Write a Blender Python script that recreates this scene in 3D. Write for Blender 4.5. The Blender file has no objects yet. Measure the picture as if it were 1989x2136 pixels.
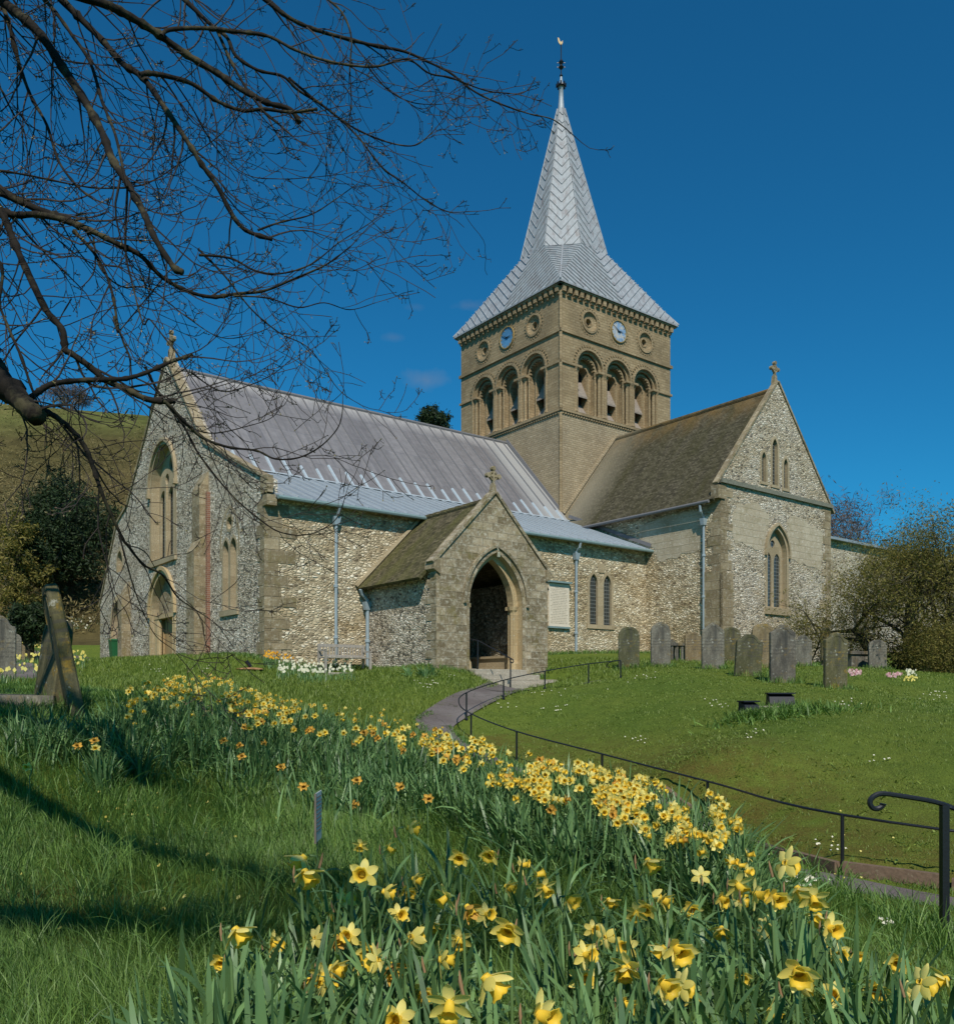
import bpy, math, random, time
import numpy as np
from mathutils import Vector, Matrix
from mathutils.geometry import tessellate_polygon
T0 = time.time()
random.seed(7); RNG = np.random.default_rng(11)
F, CX, HY = 1785.0, 994.0, 1437.0          # focal length, centre column and eye level of the photograph
PH = math.radians(37.5); SN, CS = math.sin(PH), math.cos(PH); TX, TY = 4.26, 43.5
scene = bpy.context.scene
COL = scene.collection
def WP(px, py, d): return Vector(((px-CX)/F*d, d, (HY-py)/F*d))
def L2W(x, y, z=0.0): return Vector((TX+CS*x-SN*y, TY+SN*x+CS*y, z))
def W2L(X, Y): X = X-TX; Y = Y-TY; return CS*X+SN*Y, -SN*X+CS*Y

# ------------------------------------------------------------------ helpers
def tag(o, label=None, cat=None, group=None, kind=None):
    if label: o['label'] = label
    if cat: o['category'] = cat
    if group: o['group'] = group
    if kind: o['kind'] = kind
    return o
def thing(name, label, cat, loc=(0, 0, 0), rz=0.0, group=None, kind=None):
    o = bpy.data.objects.new(name, None); COL.objects.link(o)
    o.location = loc; o.rotation_euler = (0, 0, rz); o.empty_display_size = .2
    return tag(o, label, cat, group, kind)
def auto_uv(me):
    n = len(me.polygons)
    if n == 0: return
    uvl = me.uv_layers.new(name='UVMap')
    co = np.empty(len(me.vertices)*3, 'f'); me.vertices.foreach_get('co', co); co = co.reshape(-1, 3)
    nr = np.empty(n*3, 'f'); me.polygons.foreach_get('normal', nr); nr = nr.reshape(-1, 3)
    tot = np.empty(n, 'i'); me.polygons.foreach_get('loop_total', tot)
    vi = np.empty(len(me.loops), 'i'); me.loops.foreach_get('vertex_index', vi)
    t = np.stack([-nr[:, 1], nr[:, 0], np.zeros(n)], 1)
    l = np.linalg.norm(t, axis=1); flat = l < 1e-3
    t[flat] = (1, 0, 0); l[flat] = 1; t /= l[:, None]
    b = np.cross(nr, t); b[flat] = (0, 1, 0)
    ti = np.repeat(t, tot, 0); bi = np.repeat(b, tot, 0); p = co[vi]
    uv = np.stack([(p*ti).sum(1), (p*bi).sum(1)], 1).astype('f')
    uvl.data.foreach_set('uv', uv.ravel())
def np_mesh(name, verts, faces, fsize, mat, parent=None, smooth=False, midx=None):
    """verts (n,3) array, faces flat index array, fsize corners per face (one number)"""
    me = bpy.data.meshes.new(name); verts = np.asarray(verts, 'f'); faces = np.asarray(faces, 'i').ravel()
    me.vertices.add(len(verts)); me.vertices.foreach_set('co', verts.ravel())
    nf = len(faces)//fsize
    me.loops.add(len(faces)); me.loops.foreach_set('vertex_index', faces)
    me.polygons.add(nf); me.polygons.foreach_set('loop_start', np.arange(0, nf*fsize, fsize, dtype='i'))
    if smooth: me.polygons.foreach_set('use_smooth', np.ones(nf, bool))
    mats = mat if isinstance(mat, (list, tuple)) else [mat]
    for m in mats: me.materials.append(m)
    if midx is not None: me.polygons.foreach_set('material_index', np.asarray(midx, 'i'))
    me.update(calc_edges=True)
    o = bpy.data.objects.new(name, me); COL.objects.link(o)
    if parent: o.parent = parent
    return o
class MB:
    def __init__(s): s.v = []; s.f = []; s.m = []
    def poly(s, pts, m=0):
        i = len(s.v); s.v += [tuple(p) for p in pts]; s.f.append(tuple(range(i, i+len(pts)))); s.m.append(m)
    def box(s, x0, x1, y0, y1, z0, z1, m=0):
        c = [(x0, y0, z0), (x1, y0, z0), (x1, y1, z0), (x0, y1, z0), (x0, y0, z1), (x1, y0, z1), (x1, y1, z1), (x0, y1, z1)]
        s.hexa(c, m)
    def hexa(s, c, m=0):
        i = len(s.v); s.v += [tuple(p) for p in c]
        for f in ((0, 3, 2, 1), (4, 5, 6, 7), (0, 1, 5, 4), (1, 2, 6, 5), (2, 3, 7, 6), (3, 0, 4, 7)):
            s.f.append(tuple(i+k for k in f)); s.m.append(m)
    def bar(s, p0, p1, w, h, up=(0, 0, 1), m=0, base=0.0):
        p0, p1, up = Vector(p0), Vector(p1), Vector(up); d = p1-p0
        if d.length < 1e-6: return
        d.normalize(); side = d.cross(up)
        if side.length < 1e-6: side = Vector((1, 0, 0))
        side.normalize(); u = side.cross(d).normalized(); a = side*w/2
        s.hexa([p0-a+u*base, p0+a+u*base, p1+a+u*base, p1-a+u*base, p0-a*.6+u*(base+h), p0+a*.6+u*(base+h), p1+a*.6+u*(base+h), p1-a*.6+u*(base+h)], m)
    def prism(s, P, pts, d0, d1, m=0, caps=(True, True)):
        """2-D outline pts on plane P(a, z, depth) extruded from depth d0 to d1"""
        i = len(s.v); n = len(pts)
        s.v += [tuple(P(a, z, d0)) for a, z in pts]+[tuple(P(a, z, d1)) for a, z in pts]
        for k in range(n):
            s.f.append((i+k, i+(k+1) % n, i+n+(k+1) % n, i+n+k)); s.m.append(m)
        if caps[0]: s._cap([P(a, z, d0) for a, z in pts], pts, m)
        if caps[1]: s._cap([P(a, z, d1) for a, z in pts], pts, m)
    def _cap(s, p3, pts, m):
        tri = tessellate_polygon([[Vector((a, z, 0)) for a, z in pts]])
        i = len(s.v); s.v += [tuple(p) for p in p3]
        for t in tri: s.f.append(tuple(i+k for k in t)); s.m.append(m)
    def panel(s, P, outline, holes, depth=0.0, reveal=.3, m=0, mr=None):
        loops = [outline]+list(holes); flat = [q for l in loops for q in l]
        tri = tessellate_polygon([[Vector((a, z, 0)) for a, z in l] for l in loops])
        i = len(s.v); s.v += [tuple(P(a, z, depth)) for a, z in flat]
        for t in tri: s.f.append(tuple(i+k for k in t)); s.m.append(m)
        for h in holes:
            i = len(s.v); n = len(h); s.v += [tuple(P(a, z, depth)) for a, z in h]+[tuple(P(a, z, depth+reveal)) for a, z in h]
            for k in range(n): s.f.append((i+k, i+(k+1) % n, i+n+(k+1) % n, i+n+k)); s.m.append(m if mr is None else mr)
    def ringband(s, P, inner, outer, d0, d1, m=0, closed=False):
        """moulding between two equal-length outlines, proud from d1 (wall) to d0 (front)"""
        n = len(inner); i = len(s.v)
        for L, d in ((inner, d0), (outer, d0), (outer, d1), (inner, d1)): s.v += [tuple(P(a, z, d)) for a, z in L]
        R = range(n if closed else n-1)
        for k in R:
            j = (k+1) % n
            for A, B in ((0, 1), (1, 2), (3, 0)):
                s.f.append((i+A*n+k, i+A*n+j, i+B*n+j, i+B*n+k)); s.m.append(m)
        if not closed:
            for k in (0, n-1): s.f.append((i+k, i+n+k, i+2*n+k, i+3*n+k)); s.m.append(m)
    def tube(s, pts, rad, n=8, m=0, cap=True):
        pts = [Vector(p) for p in pts]
        if not hasattr(rad, '__len__'): rad = [rad]*len(pts)
        t0 = (pts[1]-pts[0]).normalized(); u = t0.orthogonal().normalized(); i0 = len(s.v)
        for k, p in enumerate(pts):
            t = (pts[min(k+1, len(pts)-1)]-pts[max(k-1, 0)]).normalized()
            u = (u-t*u.dot(t)); u = u.normalized() if u.length > 1e-6 else t.orthogonal().normalized()
            w = t.cross(u)
            for j in range(n):
                a = 2*math.pi*j/n; s.v.append(tuple(p+(u*math.cos(a)+w*math.sin(a))*rad[k]))
        for k in range(len(pts)-1):
            for j in range(n):
                a, b = i0+k*n+j, i0+k*n+(j+1) % n; s.f.append((a, b, b+n, a+n)); s.m.append(m)
        if cap:
            s.f.append(tuple(i0+j for j in range(n))); s.m.append(m)
            s.f.append(tuple(i0+(len(pts)-1)*n+j for j in range(n))); s.m.append(m)
    def lathe(s, prof, n=16, c=(0, 0, 0), m=0):
        i0 = len(s.v)
        for r, z in prof:
            for j in range(n):
                a = 2*math.pi*j/n; s.v.append((c[0]+r*math.cos(a), c[1]+r*math.sin(a), c[2]+z))
        for k in range(len(prof)-1):
            for j in range(n):
                a, b = i0+k*n+j, i0+k*n+(j+1) % n; s.f.append((a, b, b+n, a+n)); s.m.append(m)
    def blob(s, c, r, seed=0, n=8, amp=.15, m=0):
        rnd = random.Random(seed); i0 = len(s.v); rows = n//2+1
        for k in range(rows+1):
            th = math.pi*k/rows
            for j in range(n):
                ph = 2*math.pi*j/n; q = 1+rnd.uniform(-amp, amp)
                s.v.append((c[0]+r[0]*q*math.sin(th)*math.cos(ph), c[1]+r[1]*q*math.sin(th)*math.sin(ph), c[2]+r[2]*q*math.cos(th)))
        for k in range(rows):
            for j in range(n):
                a, b = i0+k*n+j, i0+k*n+(j+1) % n; s.f.append((a, b, b+n, a+n)); s.m.append(m)
    def obj(s, name, mats, parent=None, smooth=False, uv=True):
        me = bpy.data.meshes.new(name); me.from_pydata(s.v, [], s.f)
        for m in (mats if isinstance(mats, (list, tuple)) else [mats]): me.materials.append(m)
        me.polygons.foreach_set('material_index', s.m)
        if smooth: me.polygons.foreach_set('use_smooth', [True]*len(s.f))
        me.update()
        if uv: auto_uv(me)
        o = bpy.data.objects.new(name, me); COL.objects.link(o)
        if parent: o.parent = parent
        return o
def west(x0): return lambda a, z, d=0.0: Vector((x0+d, a, z))
def south(y0): return lambda a, z, d=0.0: Vector((a, y0+d, z))
def rect(a0, a1, z0, z1): return [(a0, z0), (a1, z0), (a1, z1), (a0, z1)]
def round_arch(c, r, z0, zs, n=14):
    return [(c-r, z0)]+[(c-r*math.cos(math.pi*k/n), zs+r*math.sin(math.pi*k/n)) for k in range(n+1)]+[(c+r, z0)]
def arch_line(c, hw, zs, zt, n=8):
    """pointed arch curve from the springing on one side to the other"""
    h = zt-zs; R = (hw*hw+h*h)/(2*hw); out = []
    a1 = math.asin(min(1, h/R))
    for k in range(n+1): a = a1*k/n; out.append((c-hw+R-R*math.cos(a), zs+R*math.sin(a)))
    for k in range(n-1, -1, -1): a = a1*k/n; out.append((c+hw-R+R*math.cos(a), zs+R*math.sin(a)))
    return out
def pointed(c, hw, z0, zs, zt, n=8): return [(c-hw, z0)]+arch_line(c, hw, zs, zt, n)+[(c+hw, z0)]
def circle(c, z, r, n=24): return [(c+r*math.cos(2*math.pi*k/n), z+r*math.sin(2*math.pi*k/n)) for k in range(n)]

# ------------------------------------------------------------------ materials
class NT:
    def __init__(s, name, rough=.85, spec=.3):
        s.mat = bpy.data.materials.new(name); s.mat.use_nodes = True; s.t = s.mat.node_tree; s.n = s.t.nodes; s.l = s.t.links
        s.b = s.n['Principled BSDF']; s.b.inputs['Roughness'].default_value = rough; s.b.inputs['Specular IOR Level'].default_value = spec
    def new(s, t, **kw):
        n = s.n.new(t)
        for k, v in kw.items(): setattr(n, k, v)
        return n
    def set(s, sock, v):
        if hasattr(v, 'links') or isinstance(v, bpy.types.NodeSocket): s.l.new(v, sock)
        else:
            if isinstance(v, (tuple, list)) and len(v) == 3 and sock.type == 'RGBA': v = (*v, 1)
            sock.default_value = v
    def uv(s): return s.new('ShaderNodeTexCoord').outputs['UV']
    def ob(s): return s.new('ShaderNodeTexCoord').outputs['Object']
    def mp(s, vec, scale=(1, 1, 1), loc=(0, 0, 0), rot=(0, 0, 0)):
        n = s.new('ShaderNodeMapping'); s.l.new(vec, n.inputs[0]); n.inputs['Scale'].default_value = scale; n.inputs['Location'].default_value = loc; n.inputs['Rotation'].default_value = rot; return n.outputs[0]
    def noise(s, vec, sc, det=4, rough=.55, dist=0, out=0):
        n = s.new('ShaderNodeTexNoise'); s.l.new(vec, n.inputs['Vector']); n.inputs['Scale'].default_value = sc; n.inputs['Detail'].default_value = det; n.inputs['Roughness'].default_value = rough; n.inputs['Distortion'].default_value = dist; return n.outputs[out]
    def vor(s, vec, sc, feature='F1', out='Distance', rnd=1.0):
        n = s.new('ShaderNodeTexVoronoi', feature=feature); s.l.new(vec, n.inputs['Vector']); n.inputs['Scale'].default_value = sc; n.inputs['Randomness'].default_value = rnd; return n.outputs[out]
    def ramp(s, fac, stops, interp='LINEAR'):
        n = s.new('ShaderNodeValToRGB'); s.set(n.inputs[0], fac); e = n.color_ramp.elements; n.color_ramp.interpolation = interp
        while len(e) > 1: e.remove(e[-1])
        for i, (p, c) in enumerate(stops):
            x = e[0] if i == 0 else e.new(p)
            x.position = p; x.color = (*c, 1) if len(c) == 3 else (c[0],)*3+(1,)
        return n.outputs[0]
    def mix(s, fac, a, b, mode='MIX'):
        n = s.new('ShaderNodeMix', data_type='RGBA', blend_type=mode); s.set(n.inputs[0], fac); s.set(n.inputs[6], a); s.set(n.inputs[7], b); return n.outputs[2]
    def math(s, op, a, b=0.0, c=0.0):
        n = s.new('ShaderNodeMath', operation=op); s.set(n.inputs[0], a); s.set(n.inputs[1], b)
        if op in ('MULTIPLY_ADD',): s.set(n.inputs[2], c)
        return n.outputs[0]
    def range(s, v, a, b, c=0.0, d=1.0):
        n = s.new('ShaderNodeMapRange'); s.set(n.inputs[0], v)
        for k, x in enumerate((a, b, c, d)): n.inputs[k+1].default_value = x
        return n.outputs[0]
    def bump(s, h, strength=.4, dist=.02, prev=None):
        n = s.new('ShaderNodeBump'); s.l.new(h, n.inputs['Height']); n.inputs['Strength'].default_value = strength; n.inputs['Distance'].default_value = dist
        if prev is not None: s.l.new(prev, n.inputs['Normal'])
        s.l.new(n.outputs[0], s.b.inputs['Normal']); return n.outputs[0]
    def color(s, c): s.set(s.b.inputs['Base Color'], c)
    def xyz(s, v): n = s.new('ShaderNodeSeparateXYZ'); s.l.new(v, n.inputs[0]); return n.outputs
    def brick(s, vec, w, h, mortar=.012, c1=(0, 0, 0), c2=(1, 1, 1), cm=(.5, .5, .5), bias=0.0, off=.5):
        n = s.new('ShaderNodeTexBrick'); s.l.new(vec, n.inputs['Vector']); n.inputs['Scale'].default_value = 1; n.inputs['Brick Width'].default_value = w; n.inputs['Row Height'].default_value = h
        n.inputs['Mortar Size'].default_value = mortar; n.inputs['Mortar Smooth'].default_value = .3; n.inputs['Bias'].default_value = bias; n.offset = off
        n.inputs['Color1'].default_value = (*c1, 1); n.inputs['Color2'].default_value = (*c2, 1); n.inputs['Mortar'].default_value = (*cm, 1); return n.outputs
def flat(name, c, rough=.6, metal=0.0, spec=.4, var=.12, sc=14, bump=.0):
    m = NT(name, rough, spec); m.b.inputs['Metallic'].default_value = metal
    n = m.noise(m.ob(), sc, 5)
    m.color(m.mix(m.range(n, .3, .7), tuple(x*(1-var) for x in c), tuple(min(1, x*(1+var)) for x in c)))
    if bump: m.bump(n, bump, .01)
    return m.mat
def flint(name, stops, mortar, sx=8, sy=11, patch=(1, 1, 1), patch2=(.8, .72, .55), zband=None):
    m = NT(name, .7, .4); uv = m.uv()
    dn = m.noise(uv, 3.0, 2, out=1); vec = m.mix(.045, uv, dn, 'ADD')
    v = m.mp(vec, (sx, sy, 1)); col = m.vor(v, 1, out='Color'); edge = m.vor(v, 1, 'DISTANCE_TO_EDGE')
    r = m.xyz(col)[0]; c = m.ramp(r, stops, 'LINEAR')
    c = m.mix(.55, c, m.ramp(m.noise(uv, 38, 3), [(.3, (.35, .35, .35)), (.6, (1.1, 1.1, 1.1))]), 'MULTIPLY')
    mc = m.mix(m.range(m.noise(uv, 1.3, 4), .35, .65), mortar, tuple(x*.72 for x in mortar))
    ef = m.range(edge, .03, .15); c = m.mix(ef, mc, c)
    big = m.noise(m.mp(uv, (.35, .8, 1)), 1, 6, .7); c = m.mix(1, c, m.mix(m.range(big, .42, .58), patch, patch2), 'MULTIPLY'); rep = m.noise(m.mp(uv, (.5, 1.6, 1), (4, 9, 0)), 1, 4, .6); c = m.mix(m.range(rep, .6, .66, 0, .55), c, mortar)
    m.color(c); h = m.math('MULTIPLY', m.range(edge, 0, .25), m.range(r, 0, 1, .5, 1.1)); m.bump(h, .75, .05)
    return m.mat
FL = [(0, (.09, .085, .08)), (.16, (.2, .19, .17)), (.3, (.42, .39, .34)), (.55, (.6, .57, .5)), (.8, (.82, .8, .74)), (1, (.5, .44, .36))]
M = {}
M['flint_grey'] = flint('flint_grey', [(0, (.05, .05, .05)), (.2, (.16, .15, .14)), (.36, (.40, .38, .34)), (.7, (.64, .61, .55)), (1, (.84, .82, .76))], (.47, .41, .31), 9, 13, patch=(1.12, 1.08, 1.0), patch2=(.88, .80, .68))
M['flint_warm'] = flint('flint_warm', [(0, (.16, .13, .09)), (.2, (.36, .31, .22)), (.5, (.6, .53, .38)), (.8, (.78, .71, .56)), (1, (.85, .82, .72))], (.46, .39, .27), 7, 12, patch=(1.12, 1.09, 1.02), patch2=(.80, .71, .57))
M['flint_white'] = flint('flint_white', FL, (.5, .43, .32), 7.5, 12, patch=(1.05, 1.02, .95), patch2=(.85, .78, .64))
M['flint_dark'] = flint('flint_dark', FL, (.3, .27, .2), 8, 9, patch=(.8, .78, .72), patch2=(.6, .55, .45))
def masonry(name, w, h, c1, c2, cm, stain, mortar=.012, lich=0.0, lichc=(.6, .6, .5), moss=0.0, bump=.35, wet=.5):
    m = NT(name, .9, .2); uv = m.uv(); dn = m.noise(uv, 1.5, 3, out=1); vec = m.mix(.05, uv, dn, 'ADD')
    b = m.brick(vec, w, h, mortar, c1, c2, cm); c = b[0]
    n1 = m.noise(m.mp(uv, (.5, .25, 1)), 1.2, 6, .65); c = m.mix(m.range(n1, .42, .72, 0, wet), c, stain)
    n2 = m.noise(uv, 22, 4, .7); c = m.mix(.8, c, m.ramp(n2, [(.3, (.6, .6, .6)), (.7, (1.25, 1.25, 1.25))]), 'MULTIPLY')
    if lich:
        n3 = m.noise(uv, 7, 5, .75); c = m.mix(m.range(n3, .62-lich*.1, .7, 0, .85), c, lichc)
    if moss:
        n4 = m.noise(m.mp(uv, (1, 1, 1), (5, 3, 0)), 1.6, 5, .7); c = m.mix(m.range(n4, .52, .66, 0, moss), c, (.17, .14, .045))
    m.color(c); hh = m.math('ADD', m.math('MULTIPLY', b[1], -1.0), m.math('MULTIPLY', n2, .8)); m.bump(hh, bump, .02)
    return m.mat
M['tower'] = masonry('tower_ashlar', .36, .14, (.32, .235, .13), (.42, .315, .185), (.27, .20, .115), (.16, .12, .07), .012, lich=.5, lichc=(.52, .45, .31), bump=.6, wet=.75)
M['tower_low'] = masonry('tower_rubble', .3, .11, (.35, .275, .17), (.46, .365, .235), (.31, .245, .155), (.22, .17, .11), .014, lich=.6, lichc=(.58, .52, .39), bump=.7, wet=.65)
M['porch'] = masonry('porch_rubble', .42, .26, (.19, .145, .085), (.45, .365, .24), (.33, .27, .18), (.12, .10, .055), .022, lich=1.3, lichc=(.58, .54, .43), moss=.7, bump=.9, wet=.7)
M['quoin'] = masonry('quoin_stone', .55, .38, (.22, .17, .10), (.40, .32, .20), (.27, .215, .135), (.13, .105, .06), .018, lich=1.0, lichc=(.52, .48, .37), moss=.5, bump=.7, wet=.7)
M['dressed'] = masonry('dressed_stone', .9, .4, (.34, .27, .165), (.43, .35, .225), (.32, .26, .165), (.22, .18, .11), .008, lich=.3)
M['ochre'] = masonry('ochre_limestone', .9, .5, (.42, .31, .165), (.52, .40, .225), (.36, .27, .15), (.30, .23, .13), .006, lich=.4, bump=.3)
M['step'] = masonry('step_stone', 1.2, .3, (.38, .34, .27), (.48, .43, .34), (.3, .27, .2), (.25, .23, .18), .004, lich=.6)
M['render'] = masonry('old_render', .9, .3, (.45, .39, .28), (.51, .44, .32), (.43, .37, .26), (.36, .29, .19), .02, lich=.8, lichc=(.7, .66, .56), moss=.3, bump=.7, wet=.9)
def brickm():
    m = NT('red_brick', .9); b = m.brick(m.uv(), .22, .075, .012, (.16, .06, .04), (.26, .11, .07), (.27, .21, .15)); m.color(b[0]); m.bump(b[1], .3, .01); return m.mat
M['brick'] = brickm()
def tile(name, base1, base2, moss, orange=None):
    m = NT(name, .95, .15); uv = m.uv(); b = m.brick(uv, .17, .105, .006, base1, base2, (.03, .03, .02))
    c = b[0]; n = m.noise(m.mp(uv, (1.6, .35, 1)), 1, 6, .7); c = m.mix(m.range(n, .4, .68, 0, .75), c, moss)
    n2 = m.noise(uv, 9, 5, .7); c = m.mix(.7, c, m.ramp(n2, [(.3, (.55, .55, .55)), (.7, (1.4, 1.4, 1.4))]), 'MULTIPLY')
    if orange:
        x, y, z = m.xyz(m.ob())
        f = m.math('MULTIPLY', m.range(z, orange[0], orange[1]), m.range(m.noise(m.mp(uv, (.8, .4, 1)), 1.3, 6, .7), .42, .6))
        c = m.mix(m.math('MULTIPLY', f, .75), c, (.24, .145, .05))
        g = m.math('MULTIPLY', m.range(y, -2.6, -.6), m.range(z, 13.4, 10.0, .5, 1)); c = m.mix(m.math('MULTIPLY', g, .75), c, (.33, .29, .21))
    m.color(c); saw = m.math('FRACT', m.math('DIVIDE', m.xyz(uv)[1], .105)); h = m.math('ADD', m.math('MULTIPLY', saw, -1.0), m.math('MULTIPLY', b[1], -.8)); m.bump(h, .8, .025)
    return m.mat
M['tile'] = tile('mossy_tile', (.055, .048, .028), (.17, .14, .085), (.12, .115, .035))
M['tile_transept'] = tile('transept_tile', (.06, .052, .034), (.15, .13, .085), (.065, .06, .025), (12.0, 13.6))
def lead(name, c1, c2, streak, w=.7, h=2.3, rough=.5, east=False, seam=(.13, .13, .14), stain=None):
    m = NT(name, rough, .5); uv = m.uv(); b = m.brick(uv, w, h, .018, c1, c2, seam); c = b[0]
    s1 = m.noise(m.mp(uv, (9, .5, 1)), 1, 5, .7); c = m.mix(m.range(s1, .45, .75, 0, .55), c, streak)
    s2 = m.noise(uv, 3, 5, .65); c = m.mix(.6, c, m.ramp(s2, [(.3, (.72, .72, .72)), (.7, (1.2, 1.2, 1.2))]), 'MULTIPLY')
    if stain: c = m.mix(m.range(m.noise(m.mp(uv, (2.2, 1.0, 1), rot=(0, 0, .8)), 1.5, 6, .75), .50, .64, 0, .75), c, stain)
    if east:
        x, y, z = m.xyz(m.ob()); f = m.range(x, -2.3, -1.2); c = m.mix(m.math('MULTIPLY', f, .8), c, (.36, .36, .35))
        g = m.math('MULTIPLY', m.range(z, 12.7, 13.4), m.range(s1, .3, .6)); c = m.mix(g, c, (.42, .40, .38))
    m.color(c); m.bump(s2, .15, .02); m.b.inputs['Metallic'].default_value = .0
    return m.mat
M['lead_dark'] = lead('nave_lead', (.145, .135, .137), (.21, .197, .197), (.29, .27, .27), east=True)
M['lead_light'] = lead('aisle_lead', (.21, .25, .28), (.28, .325, .355), (.36, .40, .42), w=.55, h=4)
M['lead_new'] = flat('new_lead_strip', (.40, .46, .50), .4, 0)
M['lead_spire'] = lead('spire_lead', (.29, .315, .335), (.36, .38, .395), (.46, .47, .475), w=50, h=50, rough=.62, seam=(.3, .3, .3), stain=(.17, .135, .13))
M['lead_roll'] = flat('lead_roll', (.17, .165, .17), .5, 0)
M['spire_roll'] = flat('spire_roll', (.37, .41, .44), .42, 0)
M['pipe'] = flat('painted_pipe', (.27, .335, .37), .5, var=.08, sc=3)
M['string'] = flat('weathered_string', (.17, .17, .13), .9, var=.3)
M['gutter'] = flat('gutter', (.19, .27, .27), .5)
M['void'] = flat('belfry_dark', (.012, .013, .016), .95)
M['louvre'] = flat('louvre_lead', (.27, .225, .185), .7, var=.3)
M['iron'] = flat('black_iron', (.012, .013, .016), .38, 0, .5, bump=.1, sc=60)
M['gold'] = flat('gilding', (.34, .24, .09), .5, .1)
def glassm():
    m = NT('leaded_glass', .18, .6); uv = m.uv(); b = m.brick(uv, .13, .16, .014, (.012, .016, .017), (.03, .038, .038), (.16, .17, .16), off=0); m.color(b[0]); m.bump(m.noise(uv, 9, 3), .3, .02); return m.mat
M['glass'] = glassm()
M['clock_w'] = flat('clock_blue', (.09, .24, .42), .35, var=.3, sc=1.4)
M['clock_s'] = NT('clock_pale', .35); _c = M['clock_s']; _c.color(_c.mix(_c.range(_c.noise(_c.ob(), 2.3, 5, .7), .42, .56), (.5, .47, .42), (.2, .33, .5))); M['clock_s'] = _c.mat
def woodm(name, c, sc=6):
    m = NT(name, .8, .25); x = m.mp(m.uv(), (14, 1.2, 1)); n = m.noise(x, 1, 5, .6); m.color(m.mix(m.range(n, .3, .7), tuple(k*.6 for k in c), tuple(min(1, k*1.2) for k in c))); m.bump(n, .3, .01); return m.mat
M['door_red'] = woodm('door_oak', (.26, .11, .05)); M['door_pale'] = woodm('door_pale', (.40, .27, .13)); M['bench'] = woodm('weathered_teak', (.36, .33, .29))
M['plastic_green'] = flat('green_plastic', (.02, .11, .04), .4)
M['board'] = flat('cream_board', (.66, .58, .46), .7, var=.06)
M['boardink'] = flat('cut_letters', (.33, .29, .21), .8)
def asphaltm():
    m = NT('asphalt', .93, .2); o = m.ob(); n1 = m.noise(o, 1.1, 5, .65); n2 = m.noise(o, 60, 4, .8); c = m.mix(m.range(n1, .38, .62), (.125, .105, .098), (.17, .15, .14)); c = m.mix(.8, c, m.ramp(n2, [(.3, (.5, .5, .5)), (.7, (1.45, 1.45, 1.45))]), 'MULTIPLY')
    e = m.vor(m.mix(.3, o, m.noise(o, 2, 3, out=1), 'ADD'), 1.2, 'DISTANCE_TO_EDGE'); c = m.mix(m.range(e, .0, .012, .7, 0), c, (.04, .045, .025)); n3 = m.noise(o, 2.6, 6, .75); c = m.mix(m.range(n3, .58, .68, 0, .6), c, (.10, .095, .04))
    m.color(c); m.bump(n2, .6, .01); return m.mat
M['asphalt'] = asphaltm()
M['kerb'] = masonry('kerb_stone', 3, 3, (.17, .115, .08), (.22, .15, .10), (.2, .15, .1), (.12, .09, .06), .001, lich=.5, lichc=(.3, .27, .18), moss=.5)
def stone(name, c1, c2, lichen, moss, dark):
    m = NT(name, .92, .2); o = m.ob(); n = m.noise(m.mp(o, (2, 2, .8)), 1.6, 6, .7); c = m.mix(m.range(n, .38, .62), c1, c2)
    n2 = m.noise(o, 26, 4, .75); c = m.mix(.75, c, m.ramp(n2, [(.3, (.6, .6, .6)), (.7, (1.3, 1.3, 1.3))]), 'MULTIPLY')
    n3 = m.noise(m.mp(o, (6, 6, .9), (3, 1, 0)), 1, 5, .7); c = m.mix(m.range(n3, .5, .7, 0, dark), c, (.05, .05, .045))
    n4 = m.noise(m.mp(o, (1, 1, 1), (9, 2, 4)), 7, 5, .75); c = m.mix(m.range(n4, .6, .67, 0, lichen), c, (.42, .42, .36))
    n5 = m.noise(m.mp(o, (1, 1, 1), (1, 7, 2)), 3.2, 5, .75); c = m.mix(m.range(n5, .54, .64, 0, moss), c, (.26, .17, .03))
    # worn lines of cut lettering
    x, y, z = m.xyz(o); ln = m.math('GREATER_THAN', m.math('FRACT', m.math('MULTIPLY', z, 11)), .62); wd = m.math('GREATER_THAN', m.noise(m.mp(o, (34, 4, 11)), 1, 1), .48)
    zone = m.math('MULTIPLY', m.range(z, .45, .5), m.range(z, 1.0, .95)); c = m.mix(m.math('MULTIPLY', m.math('MULTIPLY', ln, wd), m.math('MULTIPLY', zone, .6)), c, (.07, .065, .055))
    m.color(c); m.bump(n2, .45, .012); return m.mat
SG = [stone('gravestone_grey', (.11, .10, .08), (.21, .195, .155), .7, .3, .75), stone('gravestone_tan', (.17, .125, .065), (.25, .195, .115), .7, .7, .35),
      stone('gravestone_green', (.065, .065, .03), (.125, .12, .07), .6, .4, .6), stone('gravestone_dark', (.07, .065, .055), (.17, .155, .125), .6, .35, 1.0), stone('gravestone_moss', (.08, .075, .032), (.15, .135, .075), .7, .85, .7)]
def island_var(m, c, amt=.35, hue=None):
    g = m.new('ShaderNodeNewGeometry').outputs['Random Per Island']; c2 = m.mix(m.range(g, 0, 1), tuple(k*(1-amt) for k in c), tuple(k*(1+amt) for k in (hue or c))); return c2, g
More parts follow.
